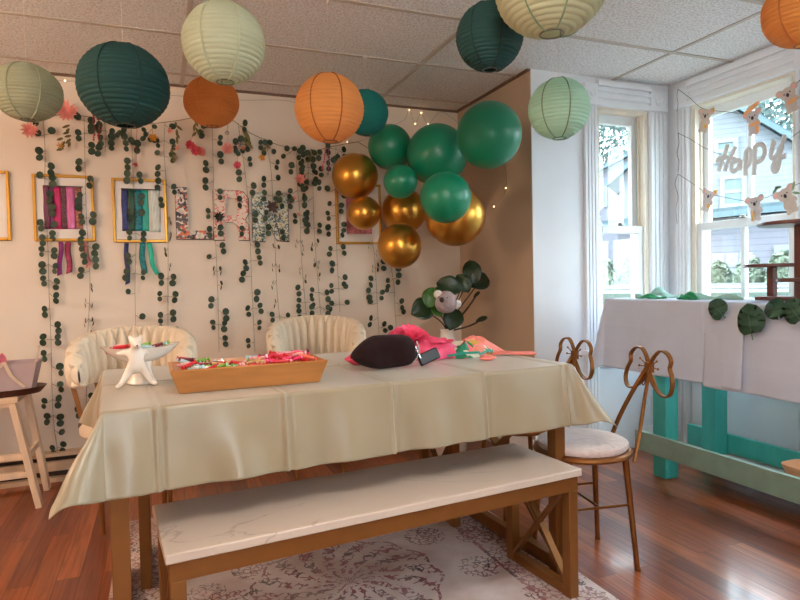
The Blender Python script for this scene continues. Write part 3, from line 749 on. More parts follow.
# ------------------------------------------------------------------ flower garland
cordpx = [(12, 110), (30, 116), (45, 117), (66, 114), (82, 116), (100, 118), (125, 123), (150, 124), (175, 121), (192, 118), (206, 119), (222, 119), (234, 121), (250, 133), (265, 140), (278, 145), (300, 150), (315, 151), (330, 147), (345, 144), (358, 142), (374, 152)]
gar = thing('flower_garland', 'garland of pink, coral and orange flowers strung along the top of the back wall', 'garland', W(192, 118, .03))
MB().tube([W(x, y, .022) for x, y in cordpx], .0022, 5).build('cord', mat('jute_cord', S(150, 116, 84), .9), gar, world=True)
def gpart(name, m, fn, text):
    b = MB(); fn(b); lab(b.build(name, m, gar, world=True, ang=80), text)
def fl(px, py, rpx, m, text, off=.05, layers=3, n=14, w=.30, stem=None):
    def f(b):
        dahlia(b, W(px, py, off), rpx*.0056, (rnd.uniform(-.2, .2), -1, rnd.uniform(-.3, .1)), layers, n, w)
        if stem: b.tube([W(*stem, .024), W(px, py, off-.01)], .0016, 4)
    gpart('flower', m, f, text)
fl(67, 112, 12, M_dahlia, 'big coral dahlia', layers=4, n=14)
fl(30, 130, 8.5, M_dahlia, 'coral daisy', stem=(27, 115))
fl(60, 146, 4, M_yellow, 'small yellow flower', n=6, layers=1)
fl(109, 120, 4, M_lilac, 'lilac flower', n=7, layers=2)
fl(153, 138, 5, M_yellow, 'orange flower', n=6, layers=2, w=.6, stem=(152, 124))
fl(170, 131, 4, M_peach, 'small pink blossom', n=7, layers=2)
fl(177, 148, 3.5, M_peach, 'small peach blossom', n=6, layers=2)
fl(136, 165, 3.6, M_red, 'small red blossom', n=6, layers=2, stem=(137, 124))
fl(190, 145, 5.5, M_rose, 'pink rose', n=8, layers=4, w=.9, stem=(197, 120))
fl(196, 151, 6, M_rose, 'second pink rose', n=8, layers=4, w=.9)
fl(201.5, 152, 5, M_dahlia, 'pale pink rose', n=8, layers=3, w=.9)
fl(227.5, 148.5, 7.5, M_dahlia, 'coral gerbera', n=14, stem=(228, 121))
fl(237, 165, 4.5, M_rose, 'bright red rose', n=8, layers=4, w=.9, stem=(240, 128))
fl(262, 157.5, 4.2, M_yellow, 'orange blossom', n=5, layers=1, w=.7, stem=(266, 141))
fl(300, 179, 7, M_dahlia, 'coral lily', n=8, layers=2, w=.6)
fl(295, 198, 3.2, M_peach, 'peach bud', n=5, layers=2)
fl(298, 214, 3.2, M_peach, 'lower peach bud', n=5, layers=2)
def sprig(px, py, n, ln, dr, m, text, wpx=3):
    def f(b):
        p = W(px, py, .03)
        for k in range(n):
            a = dr + rnd.uniform(-.6, .6); b.petal(p + Vector((rnd.uniform(-.006, .006), -.004*k, -k*ln*.0026)), (math.sin(a), -.3, -math.cos(a)), (0, -1, 0), ln*.0056*rnd.uniform(.7, 1.1), wpx*.0056, .2)
    gpart('leaf_spray', m, f, text)
sprig(243, 128, 2, 24, .25, M_olive, 'long brown green leaf', 5)
sprig(247, 148, 1, 9, -.9, M_peach, 'peach petal', 5)
sprig(70, 125, 6, 8, -.6, M_olive, 'olive leaf spray'); sprig(64, 138, 4, 8, -.9, M_olive, 'lower olive leaf spray')
sprig(176, 122, 5, 9, .4, M_olive, 'olive leaf spray by the pink blossom'); sprig(172, 142, 6, 8, .5, M_olive, 'olive leaf spray below the pink blossom')
sprig(195, 120, 4, 10, -.2, M_olive, 'olive leaves above the roses'); sprig(266, 140, 3, 9, .1, M_olive, 'olive leaves above the orange blossom')
sprig(310, 149, 4, 8, 0, M_olive, 'olive leaves above the coral lily')
def cluster(px, py, n, sx, sy, text, r=.021):
    def f(b):
        for k in range(max(2, int(n*.75))):
            x, y = px+rnd.uniform(-sx, sx), py+rnd.uniform(-sy, sy)
            b.tube([W(px, py, .03), W(x, y, .045)], .0011, 4); b.leaf(W(x, y, rnd.uniform(.042, .048)), r*rnd.uniform(.8, 1.1), (rnd.uniform(-.5, .5), -1, rnd.uniform(-.4, .4)), (rnd.uniform(-.4, .4), 0, 1), asp=.9)
    gpart('leaf_cluster', M_leafv, f, text)
cluster(78, 115, 3, 3, 4, 'eucalyptus leaves beside the big dahlia'); cluster(124, 136, 8, 9, 9, 'eucalyptus leaves under the dark teal lantern'); cluster(148, 133, 9, 8, 8, 'eucalyptus leaves by the orange flower')
cluster(204, 131, 6, 6, 6, 'eucalyptus leaves above the roses'); cluster(240, 145, 10, 8, 10, 'eucalyptus leaves around the long brown leaf'); cluster(270, 148, 6, 7, 6, 'eucalyptus leaves by the orange blossom')
cluster(290, 153, 5, 8, 5, 'eucalyptus leaves left of the coral lily'); cluster(338, 152, 5, 5, 8, 'eucalyptus leaves above the gold balloon'); cluster(281, 200, 5, 6, 8, 'eucalyptus leaves over the letter N')
def berries(px, py, py2, m, text, dx=0):
    def f(b):
        n = int((py2-py)/2.2)
        b.tube([W(px, py-2, .035), W(px+dx, py2, .035)], .0015, 4)
        for k in range(n):
            y = py + (py2-py)*k/n; b.ball(W(px + dx*k/n + rnd.uniform(-.8, .8), y, .036), rnd.uniform(.005, .0085), 8, 6)
    gpart('berry_strand', m, f, text)
berries(94, 116, 142, M_red, 'red berry strand'); berries(98.5, 119, 143, M_red, 'thin red berry strand', .8)
berries(326, 148, 171, mat('pink_beads', S(230, 100, 130), .5, var=.2), 'pink bead strand', -4); berries(329, 148, 176, mat('mauve_beads', S(150, 96, 110), .5, var=.2), 'mauve bead strand', -1)
lab((lambda b: (b.ball(W(227, 133, .04), .014, 14, 9), b.tube([W(228, 121, .03), W(227, 131, .04)], .0018, 4), b.build('glass_bauble', mat('clear_bauble', S(190, 180, 172), .1, var=.1, spec=.8), gar, world=True))[-1])(MB()), 'clear glass bauble')

# fairy lights along the ceiling edge and in the corner
fz = thing('fairy_lights', 'string of tiny warm fairy lights along the ceiling edge and in the wall corner', 'fairy lights', W(200, 92, .01))
fp = [(0, 68), (40, 79), (65, 81), (90, 82), (130, 92), (180, 96), (240, 100), (300, 104), (347, 142), (385, 128), (404, 120), (409, 110), (415, 124), (421, 113), (428, 124), (440, 112), (452, 118)]
P = [W(x, y, .012) for x, y in fp] + [Vector((XR-.012, 3.85, 2.2)), Vector((XR-.012, 3.6, 2.19)), Vector((XR-.012, 3.4, 1.95)), Vector((XR-.012, 3.35, 1.7)), Vector((XR-.012, 3.5, 1.6))]
MB().tube(crom(P, 5), .001, 4).build('wire', M_wire, fz, world=True)
for q in [P[2], P[8], P[11], P[12], P[13], P[14], P[17], P[18], P[19], P[20], P[21]]:
    MB().ball(q + Vector((-.004 if q.x > 2.05 else 0, -.006 if q.x <= 2.05 else 0, 0)), .0036, 10, 7).build('bulb', M_bulb, fz, world=True)

# ------------------------------------------------------------------ table, cloth and benches
TH = D2R(4.2); TL, TD = 1.545, .86; TOP = .80
TC = Vector((-.149, 1.707, 0)) + rotz(TH) @ Vector((TL/2, TD/2, 0))
tab = thing('dining_table', 'long dining table on gold X-braced legs under the sage cloth', 'table', TC, TH)
MB().span((-TL/2+.004, -TD/2+.004, .76), (TL/2-.004, TD/2-.004, TOP-.004)).build('tabletop', M_marble, tab, bevel=.003)
b = MB(); lx, ly = TL/2-.03, TD/2-.05
for s_ in (-1, 1): b.beam((-lx, s_*ly, .735), (lx, s_*ly, .735), .03, .05); b.beam((s_*lx, -ly, .735), (s_*lx, ly, .735), .03, .05)
b.build('apron', M_gold, tab, smooth=False)
for sx in (-1, 1):
    for sy in (-1, 1): MB().span((sx*lx-.023, sy*ly-.023, .009), (sx*lx+.023, sy*ly+.023, .71)).build('leg', M_gold, tab, bevel=.002)
    MB().beam((sx*lx, -ly+.023, .045), (sx*lx, ly-.023, .045), .036, .05).build('rail', M_gold, tab, smooth=False)
    for q in (-1, 1): MB().beam((sx*lx+q*.008, -q*(ly-.023), .075), (sx*lx+q*.008, q*(ly-.023), .70), .012, .034, up=(1, 0, 0)).build('cross_brace', M_gold, tab, smooth=False)
# cloth
DR = .224; RB = .007; crease_x = [.126, .47, .81, 1.16, 1.50]
def cloth_pt(a, b_):
    ca, cb = min(max(a, 0), TL), min(max(b_, 0), TD); da, db = a-ca, b_-cb; L = math.hypot(da, db)
    z = TOP; x, y = ca, cb
    cr = 0
    for c0 in crease_x: cr += .0045*math.exp(-((a-c0)/.006)**2) - .003*math.exp(-((a-c0-.012)/.009)**2)
    cr += .004*math.exp(-((b_-.46)/.009)**2)
    if L < 1e-6: return Vector((x-TL/2, y-TD/2, z+cr*.7))
    nx, ny = da/L, db/L
    w = abs(2*nx*ny)
    L *= 1-.13*w*w; w = w**1.6
    dist = min(min(ca, TL-ca) if db else 9, min(cb, TD-cb) if da else 9)
    dist = 0 if (da and db) else dist
    fl_ = D2R(6 - (2*nx*nx if da < 0 else 0) + (27 if (da < 0 and db < 0) else 18 if da < 0 else 22)*w + 6*math.exp(-dist/.13) + (2.5*math.sin(ca*19+1)+2*math.sin(ca*41))*ny*ny*(1-math.exp(-dist/.1)) + 3*math.sin(cb*16)*nx*nx)
    am = PI/2-fl_; ang = min(L/RB, am); rest = max(0, L-RB*am)
    h = RB*math.sin(ang) + rest*math.cos(am); dz = -RB*(1-math.cos(ang)) - rest*math.sin(am)
    h += cr*1.8
    h += .004*math.sin(a*30+b_*7)*min(1, rest/.1)
    return Vector((x+nx*h-TL/2, y+ny*h-TD/2, z+dz))
ua = [-DR + (TL+2*DR)*i/300 for i in range(301)]; ub = [-DR+(TD+2*DR)*i/150 for i in range(151)]
b = MB(); b.grid(lambda u, v: cloth_pt(-DR+(TL+2*DR)*u, -DR+(TD+2*DR)*v), 460, 200)
cl = b.build('tablecloth', M_cloth, loc=TC, rz=TH, solid=.0012, ang=70)
tag(cl, 'sage beige satin cloth with fold creases draped over the long dining table', 'tablecloth')

def bench(label, loc, rz):
    t = thing('bench', label, 'bench', loc, rz, 'marble topped benches')
    L, Dp, Hh = 1.345, .385, .46
    MB().span((-L/2, -Dp/2, Hh-.026), (L/2, Dp/2, Hh)).build('seat', M_marble, t, bevel=.004)
    x, y = L/2-.03, Dp/2-.03; b = MB()
    for s_ in (-1, 1): b.beam((-x-.02, s_*y, Hh-.052), (x+.02, s_*y, Hh-.052), .036, .05); b.beam((s_*x, -y, Hh-.0521), (s_*x, y, Hh-.0521), .036, .049)
    b.build('frame', M_gold, t, smooth=False)
    for sx in (-1, 1):
        for sy in (-1, 1): MB().span((sx*x-.019, sy*y-.019, .009), (sx*x+.019, sy*y+.019, Hh-.077)).build('leg', M_gold, t, bevel=.002)
        MB().beam((sx*x, -y+.019, .028), (sx*x, y-.019, .028), .034, .034).build('rail', M_gold, t, smooth=False)
        for q in (-1, 1): MB().beam((sx*x+q*.0065, -q*(y-.019), .042), (sx*x+q*.0065, q*(y-.019), Hh-.078), .011, .026, up=(1, 0, 0)).build('cross_brace', M_gold, t, smooth=False)
    return t
BR = D2R(5.0); BC = Vector((-.012, 1.563, 0)) + rotz(BR) @ Vector((.672, .1925, 0))
bn = bench('white marble topped bench on gold legs in front of the dining table', BC, BR)
dup(bn, (.555, 2.56, 0), D2R(1), 'matching gold bench on the far side under the dining table')

# rug
rg = MB().span((-.82, -.98, 0), (.82, .98, .008)).build('rug', M_rug, loc=(.61, 2.12, .0005), bevel=.003)
tag(rg, 'faded rose and grey oriental rug with a flower medallion under the table', 'rug')

# ------------------------------------------------------------------ cream woven chairs
def woven_chair(label, loc, rz):
    t = thing('barrel_chair', label, 'chair', loc, rz, 'cream woven chairs behind the table')
    RX, RY, A = .232, .235, D2R(118)
    def P(u, v, off):
        a = -A + 2*A*u; e = abs(2*u-1)
        top = .918 - .105*e**2.2 - .03*max(0, e-.72)/.28; bot = .655 + .0*e
        ee = max(0, (e-.86)/.14); mid = (top+bot)/2
        hv = (top-bot)/2*math.sqrt(max(0, 1-ee*ee*.85))
        z = mid + hv*math.cos(PI*v)
        lean = 1+.10*(z-.65)/.3
        return Vector(((RX*lean+off)*math.sin(a), (RY*lean+off)*math.cos(a), z))
    NB = 17
    def bul(u, v):
        s_ = math.sin(PI*v)*.5; x = u*NB
        d1 = abs((x+s_) % 1-.5); d2 = abs((x-s_) % 1-.5)   # .5 at a strip edge
        d = min(.5-d1, .5-d2)
        return .040*min(1, (d/.27))**.5 + .002
    def shell(u, v):
        # v 0..1 goes over the outside, 1..2 back inside
        w = v*2; env = math.sin(PI*min(1, max(0, (w if w <= 1 else w-1))))**.5
        ee = 1 - max(0, (abs(2*u-1)-.95)/.05)*.9
        if w <= 1: return P(u, w, (.006+bul(u, w))*env*ee)
        return P(u, 2-w, -(.006+bul(u, 2-w))*env*ee)
    b = MB(); b.grid(shell, 300, 48); bmesh.ops.remove_doubles(b.bm, verts=b.bm.verts, dist=.0004)
    b.build('woven_back', M_cream, t, ang=75)
    b = MB(); b.lathe([(.001, .43), (.215, .43), (.238, .45), (.24, .49), (.225, .515), (.15, .525), (.001, .528)], 40, caps=False); b.build('seat_cushion', M_cream, t)
    b = MB()
    for a in (-100, -50, 0, 50, 100):
        aa = D2R(a); b.beam((.215*math.sin(aa), .215*math.cos(aa), .47), (.262*math.sin(aa), .257*math.cos(aa), .70), .02, .012, up=(math.cos(aa), -math.sin(aa), 0))
    b.build('back_support', M_gold, t)
    for sx in (-1, 1):
        for sy in (-1, 1): MB().tube([(sx*.14, sy*.14, .435), (sx*.13, sy*.13, 0)], [.014, .010], 10).build('leg', M_gold, t)
    b = MB(); b.tube([(.14*c_, .14*s_, .425) for c_, s_ in ((1, 1), (-1, 1), (-1, -1), (1, -1))], .01, 8, True); b.build('seat_frame', M_gold, t)
    return t
c1 = woven_chair('cream woven barrel chair behind the white figurine bowl', (-.135, 3.12, 0), D2R(-6))
dup(c1, (.83, 3.42, 0), D2R(-14), 'cream woven barrel chair behind the wooden tray, left of the black pouch')

# ------------------------------------------------------------------ butterfly chairs
farwing = [(651, 363), (645, 353), (639, 347), (632, 347.5), (627.5, 353), (628, 360), (625, 367), (624, 376), (627, 384), (634, 386), (642, 382), (648, 375), (651, 369)]
WP = [(q.y-1.899, q.z-.757) for q in (onx(x, y, 1.85) for x, y in farwing)]
WP = [(max(.004, a), b_) for a, b_ in WP]
def butterfly_chair(label, loc, rz):
    t = thing('butterfly_chair', label, 'chair', loc, rz, 'gold chairs with butterfly backs')
    SH = .44; RS = .18
    b = MB(); b.lathe([(.001, SH+.012), (RS*.93, SH+.012), (RS*.97, SH+.025), (RS*.96, SH+.036), (RS*.86, SH+.045), (RS*.5, SH+.050), (.001, SH+.051)], 44, caps=False)
    lab(b.build('seat_pad', M_seat, t), 'fluffy white seat pad')
    b = MB(); b.tube([(RS*math.cos(a), RS*math.sin(a), SH) for a in [2*PI*k/44 for k in range(44)]], .011, 8, True); b.lathe([(.001, SH+.002), (RS, SH+.002), (RS, SH+.011), (.001, SH+.011)], 40, caps=False)
    b.build('seat_frame', M_brass, t)
    feet = {}
    for sx in (-1, 1):
        for sy in (-1, 1):
            b = MB(); b.tube([(sx*.115, sy*.115, SH), (sx*.145, sy*.145, .006)], [.0125, .010], 10); b.lathe([(.0115, 0), (.0115, .012)], 10, (sx*.1455, sy*.1455, 0))
            b.build('leg', M_brass, t)
    def lp(sx, sy, z): f = 1-z/SH; return Vector((sx*(.115+.03*f), sy*(.115+.03*f), z))
    b = MB(); b.tube([lp(1, -1, .25), lp(-1, -1, .25)], .0055, 7).tube([lp(1, 1, .25), lp(-1, 1, .25)], .0055, 7).tube([lp(0, -1, .25), lp(0, 1, .25)], .0055, 7)
    b.build('stretcher', M_brass, t)
    bx, bz = .30, .757
    for s_ in (-1, 1):
        b = MB(); b.ribbon(bez((.165, s_*.095, .40), (.205, s_*.09, .52), (.235, s_*.05, .62), (bx, s_*.010, bz-.005), 16), (.35, -s_*1, 0), .017, .011)
        b.build('back_post', M_brass, t, bevel=.002)
    lean = lambda z: bx + .12*(z-bz)
    for s_ in (1, -1):
        P_ = crom([(lean(bz+z), s_*y, bz+z) for y, z in WP], 5)
        b = MB(); b.ribbon(P_, (1, 0, .1), .016, .007); b.build('wing', M_brass, t)
    b = MB()
    b.span((bx-.014, -.012, bz-.03), (bx+.014, .012, bz+.012))
    for s_ in (-1, 1):
        for dy, dz in ((.055, .022), (.062, -.008)):
            b.tube([(bx, s_*.008, bz-.006), (bx-.004, s_*dy, bz+dz)], .0022, 6); b.ball((bx-.004, s_*dy, bz+dz), .0048, 10, 7)
        b.tube(crom([(bx, s_*.006, bz-.03), (bx, s_*.03, bz-.075), (bx, s_*.042, bz-.088), (bx, s_*.046, bz-.075), (bx, s_*.012, bz-.028)], 5), .0022, 5)
    b.build('butterfly_body', M_brass, t)
    return t
ch = butterfly_chair('gold butterfly backed chair nearest the bench, its white seat in view', (1.53, 1.935, 0), D2R(-10))
dup(ch, (1.53, 2.39, 0), D2R(-6), 'gold butterfly backed chair half hidden behind the table corner')

# ------------------------------------------------------------------ things on the table
TZ = TOP + .0025
def T(x, y, z=TZ): return onz(x, y, z)
# wooden tray
RZ_ = TZ+.068
A_, B_, D_ = T(170, 372.5, RZ_), T(328, 361, RZ_), T(163, 359, RZ_)
ux = (B_-A_); TRL = ux.length; TRA = math.atan2(ux.y, ux.x); TRD = .235
trc = A_ + rotz(TRA) @ Vector((TRL/2, TRD/2, 0)); trc.z = TZ
tray = thing('wooden_tray', 'long oak tray with flared sides full of candies on the table', 'tray', trc, TRA)
b = MB(); l2, d2, l1, d1, hh = TRL/2, TRD/2, TRL/2-.024, TRD/2-.025, .068
b.span((-l1, -d1, 0), (l1, d1, .034)); b.build('base', M_pine, tray, smooth=False)
def flare(p, q, P_, Q_, n):
    n = Vector(n)*.009; V_ = [Vector(v) for v in (p, q, Q_, P_)]; V_ += [v+n for v in V_]
    return MB(), V_
for nm, quad, n in (('side_panel', ((-l1, -d1, 0), (l1, -d1, 0), (-l2, -d2, hh), (l2, -d2, hh)), (0, 1, .35)), ('side_panel', ((-l1, d1, 0), (l1, d1, 0), (-l2, d2, hh), (l2, d2, hh)), (0, -1, .35)), ('end_panel', ((-l1, -d1, 0), (-l1, d1, 0), (-l2, -d2, hh), (-l2, d2, hh)), (1, 0, .4)), ('end_panel', ((l1, -d1, 0), (l1, d1, 0), (l2, -d2, hh), (l2, d2, hh)), (-1, 0, .4))):
    m_, V_ = flare(*quad, n); m_._add(V_, [(0, 1, 2, 3), (4, 7, 6, 5), (0, 4, 5, 1), (1, 5, 6, 2), (2, 6, 7, 3), (3, 7, 4, 0)]); m_.build(nm, M_pine, tray, smooth=False)
# candies: wrapped sticks, a few shapes shared by many copies
cand_cols = [('red', S(206, 26, 40)), ('hot pink', S(236, 50, 110)), ('pale pink', S(240, 170, 170)), ('white', S(232, 226, 216)), ('pale blue', S(168, 206, 214)), ('green', S(120, 170, 60)), ('tan', S(206, 160, 110)), ('black', S(30, 24, 26)), ('coral', S(244, 112, 90)), ('maroon', S(110, 24, 44))]
def candy_proto(nm, c):
    b = MB(); b.tube([(-.028, 0, 0), (-.02, 0, 0), (-.0185, 0, 0), (.0185, 0, 0), (.02, 0, 0), (.028, 0, 0)], [.0065, .002, .0055, .0055, .002, .0065], 10)
    me_m = mat('wrapper_'+nm.replace(' ', '_'), c, .3, var=.2, scale=160, coat=.3)
    o = b.build('wrapped_candy', me_m); return o
def loc_tray(x, y, z): q = rotz(TRA) @ Vector((x, y, 0)); return Vector((trc.x+q.x, trc.y+q.y, TZ+z))
protos = {}
def place_candy(nm, c, loc, eul, label, group, sc=1):
    if nm not in protos: protos[nm] = o = candy_proto(nm, c)
    else: o = protos[nm].copy(); col.objects.link(o)
    o.location = loc; o.rotation_euler = eul; o.scale = (sc, sc, sc)
    tag(o, label, 'candy', group); return o
slots = []
NX = 17
for i in range(NX):
    for j in range(5):
        fx = -1+2*(i+.5)/NX; fy = -1+2*(j+.5)/5
        slots.append((fx*(l1-.02), fy*(d1-.012)))
def pile(x): f = x/l1; return .054 + .030*math.exp(-((f+.92)/.22)**2) + .022*math.exp(-((f-.55)/.35)**2) + .006*math.sin(f*9)
order = [0, 3, 5, 0, 2, 4, 0, 9, 6, 1, 3, 0, 8, 2, 7, 1, 0]
for k, (x, y) in enumerate(slots):
    f = x/l1
    pal = [0, 3, 7, 9, 4, 0, 2] if f < -.7 else ([5, 4, 3, 0, 5, 6, 9] if f < -.2 else ([2, 6, 0, 4, 3, 2, 5] if f < .25 else [0, 1, 8, 0, 1, 2, 0, 9]))
    nm, c = cand_cols[rnd.choice(pal)]
    place_candy(nm, c, loc_tray(x+rnd.uniform(-.008, .008), y+rnd.uniform(-.005, .005), pile(x)+rnd.uniform(0, .012)), (rnd.uniform(-.3, .3), rnd.uniform(-.35, .35), TRA+rnd.uniform(-.9, .9)), nm+' wrapped candy heaped in the oak tray', nm+' candies in the tray', rnd.uniform(.95, 1.15))
# figurine bowl
fb = T(137, 386); fb = Vector((fb.x, fb.y, TZ))
fig = thing('figurine_bowl', 'white ceramic animal figurine carrying a candy bowl at the left end of the table', 'bowl', fb, D2R(8))
b = MB()
bw, bd = .118, .058; bc = Vector((.022, .062, 0))
b.lathe([(.045, 0), (.047, .004), (.038, .02), (.03, .05), (.036, .072), (.001, .074)], 28, bc, caps=False)
b.build('pedestal', M_ceramic, fig)
def bowl(u, v):
    a = 2*PI*u; w = v*2
    r = w if w <= 1 else 2-w; thick = 0 if w <= 1 else .007
    rr = r**.8; pt = 1 + .03*abs(math.cos(a))**3
    return Vector((bc.x + (bw-thick)*rr*pt*math.cos(a), bc.y + (bd-thick)*rr*math.sin(a), .066 + thick + .052*r**2.2 + .010*abs(math.cos(a))**3*r))
b = MB(); b.grid(bowl, 56, 24, True); bmesh.ops.remove_doubles(b.bm, verts=b.bm.verts, dist=.0004); b.build('dish', M_ceramic, fig)
def skin_figure(name, V_, E_, R_, m, parent, sub=2, root=0):
    me = bpy.data.meshes.new(name); me.from_pydata(V_, E_, []); me.materials.append(m)
    o = bpy.data.objects.new(name, me); col.objects.link(o); o.parent = parent
    md = o.modifiers.new('skin', 'SKIN'); md.use_smooth_shade = True
    sk = me.skin_vertices[0].data
    for i, r in enumerate(R_): sk[i].radius = (r, r); sk[i].use_root = (i == root)
    s_ = o.modifiers.new('sub', 'SUBSURF'); s_.levels = sub; s_.render_levels = sub
    return o
FV = [(0, .0, .062), (0, -.002, .085), (0, -.004, .108), (0, -.006, .122), (0, -.010, .138), (0, -.03, .133), (0, -.042, .131),
      (-.022, .0, .05), (-.036, -.005, .025), (-.05, -.012, .008), (-.062, -.026, .006),
      (.022, .0, .05), (.034, -.005, .025), (.046, -.012, .008), (.056, -.026, .006),
      (-.025, .01, .108), (-.045, .026, .104), (-.058, .04, .112), (.025, .01, .108), (.046, .026, .104), (.06, .04, .112),
      (-.014, -.004, .152), (-.018, -.002, .164), (.014, -.004, .152), (.018, -.002, .164)]
FE = [(0, 1), (1, 2), (2, 3), (3, 4), (4, 5), (5, 6), (0, 7), (7, 8), (8, 9), (9, 10), (0, 11), (11, 12), (12, 13), (13, 14), (2, 15), (15, 16), (16, 17), (2, 18), (18, 19), (19, 20), (4, 21), (21, 22), (4, 23), (23, 24)]
FR = [.020, .022, .021, .015, .0185, .0115, .007, .0145, .0115, .009, .0075, .0145, .0115, .009, .0075, .011, .0085, .007, .011, .0085, .007, .008, .003, .008, .003]
skin_figure('figure', FV, FE, FR, M_ceramic, fig)
b = MB()
for s_ in (-1, 1): b.ball((s_*.008, -.0265, .143), .002, 8, 6)
b.ball((0, -.048, .133), .003, 8, 6); b.build('face_features', mat('grey_glaze', S(120, 104, 96), .3), fig)
def loc_fig(x, y, z): return Vector(fb) + rotz(D2R(8)) @ Vector((x, y, z))
for k in range(13):
    nm, c = cand_cols[[8, 0, 2, 8, 3, 8, 5, 4, 2, 9, 4, 5, 6][k]]
    x = -.075 + .15*k/12
    place_candy(nm, c, loc_fig(bc.x+x, bc.y+rnd.uniform(-.018, .012), .108+.01*math.cos(x*14)+rnd.uniform(0, .008)), (rnd.uniform(-.2, .2), rnd.uniform(-.3, .3), rnd.uniform(-.7, .7)), nm+' wrapped candy in the figurine bowl', nm+' candies in the figurine bowl', 1.1)

# black pouch and the fabrics at the right end
pc = T(384, 368.5); q = D2R(-2)
pou = thing('black_pouch', 'black velvet pouch lying before the pink fabric rose', 'pouch', (pc.x, pc.y, TZ), D2R(2))
def pouch(u, v):
    a = 2*PI*u; th = PI*v
    ct, st_ = math.cos(th), math.sin(th)
    q_ = .5+.5*math.cos(a); q_ = q_*q_*(3-2*q_)
    def se(x, e): return math.copysign(abs(x)**e, x)
    x = se(math.cos(a), .78-.28*q_)*se(st_, .75-.2*q_)*.126; y = se(math.sin(a), .9)*se(st_, .8)*.045; z = se(ct, .8-.15*q_)*.06
    if x < 0: z *= 1 - .25*(x/-.128)**2
    z += .062 - .18*max(0, -x-.03)*(1 if z > 0 else -.1)
    y += .006*math.sin(x*40+z*30) + .12*(z-.06)
    return Vector((x, y, max(.0005, z)))
b = MB(); b.grid(pouch, 60, 30, True); bmesh.ops.remove_doubles(b.bm, verts=b.bm.verts, dist=.0006); b.build('pouch_body', M_black, pou)
b = MB(); b.tube(crom([(.118, -.03, .095), (.124, -.036, .07), (.118, -.038, .04), (.10, -.036, .018)], 5), .0022, 7); lab(b.build('zip_trim', mat('silver_zip', S(150, 134, 122), .35, metal=.7), pou), 'silver zip trim')
pc2 = T(356, 367)
pp = thing('pink_pouch', 'hot pink pouch peeking out from under the left end of the black pouch', 'pouch', (pc2.x+.045, pc2.y+.035, TZ), 0)
MB().ball((0, 0, .026), (.075, .04, .026), 28, 14, fn=lambda d: 1+.05*math.sin(d.x*9)).build('pouch_body', M_pink, pp)
b = MB(); b.tube([(.075*math.cos(a), .04*math.sin(a), .026+.002*math.sin(5*a)) for a in [2*PI*k/28 for k in range(28)]], .003, 6, True); b.build('seam_or_wire_shade', M_pink, pp)
# fabric rose
rc = T(420, 361); rz0 = TZ
ros = thing('fabric_rose', 'hot pink satin rose on a bundle behind the black pouch', 'fabric flower', (rc.x, rc.y+.05, rz0), 0)
b = MB()
def bundle(u, v):
    a = 2*PI*u; th = PI/2*v
    f = 1+.10*math.sin(a*7+v*5)+.06*math.sin(a*13)
    return Vector((.115*f*math.cos(a)*math.cos(th)+.03, .05*f*math.sin(a)*math.cos(th), .062*math.sin(th)*(1+.1*math.sin(a*5)) + .001))
b.grid(bundle, 60, 12, True); b.build('bundle', M_pink, ros)
b = MB()
for L in range(5):
    r0 = .012+.011*L; n = 5+L
    for k in range(n):
        a = 2*PI*k/n + L*.7; cx, cy = r0*math.cos(a), r0*math.sin(a)
        b.petal((cx*.6-.04, cy*.4, .075-.003*L), (cx*1.3, cy*.8-.02, .028+.01*(5-L)), (-cx, -cy-.03, .02), .045-.002*L, .034+.004*L, -.35)
b.build('petals', M_pink, ros)
b = MB()
for k in range(7): 
    a = 2*PI*k/7; b.petal((.07+.01*math.cos(a), -.01+.01*math.sin(a), .045), (math.cos(a), math.sin(a)-.3, .5), (-math.cos(a), -math.sin(a), .6), .04, .034, -.3)
b.build('rosette', M_pink, ros)
ros.scale = (1.2, 1.15, 1.3); ros.location.x += .02
# black buckle box
kc = T(430, 365.5)
bk = thing('black_clutch', 'small black buckled case in front of the pink rose', 'case', (kc.x, kc.y+.012, TZ), D2R(-12))
mt = Matrix.Rotation(D2R(-22), 3, 'Y') @ Matrix.Rotation(D2R(-12), 3, 'X')
MB().box((.0, 0, .032), (.08, .034, .044), mt).build('case_body', M_blackp, bk, bevel=.005)
lab(MB().box((-.041, 0, .048), (.005, .036, .048), mt).build('clasp', mat('chrome_clasp', S(190, 190, 194), .2, metal=.9), bk, bevel=.001), 'chrome clasp')
MB().tube(crom([(-.035, .0, .045), (-.06, .01, .035), (-.08, .02, .03)], 5), .012, 8).build('strap', M_blackp, bk)
# floral cloth
fc = T(468, 356)
fcl = thing('floral_scarf', 'crumpled scarf with a watermelon and leaf print at the right end of the table', 'scarf', (fc.x, fc.y+.03, TZ), D2R(2))
def heap(ax, ay, h, sd, cx=0, cy=0):
    def f(u, v):
        a = 2*PI*u; r = v
        e = 1 + .12*math.sin(a*3+sd)+.08*math.sin(a*7+sd*2)
        z = h*(1-r**2.2)*(1+.22*math.sin(a*4+r*5+sd)) + .006*math.sin(a*11+r*9)*(1-r)
        return Vector((cx+ax*r*e*math.cos(a), cy+ay*r*e*math.sin(a), max(.0006, z)))
    return f
b = MB(); b.grid(heap(.15, .085, .05, 1), 64, 18, True); bmesh.ops.remove_doubles(b.bm, verts=b.bm.verts, dist=.0005); b.build('printed_cloth', M_floral, fcl, ang=80)
b = MB(); b.grid(heap(.13, .07, .058, 2.3, .075, .05), 64, 18, True); bmesh.ops.remove_doubles(b.bm, verts=b.bm.verts, dist=.0005); lab(b.build('coral_cloth', M_coralprint, fcl, ang=80), 'coral cloth')
b = MB()
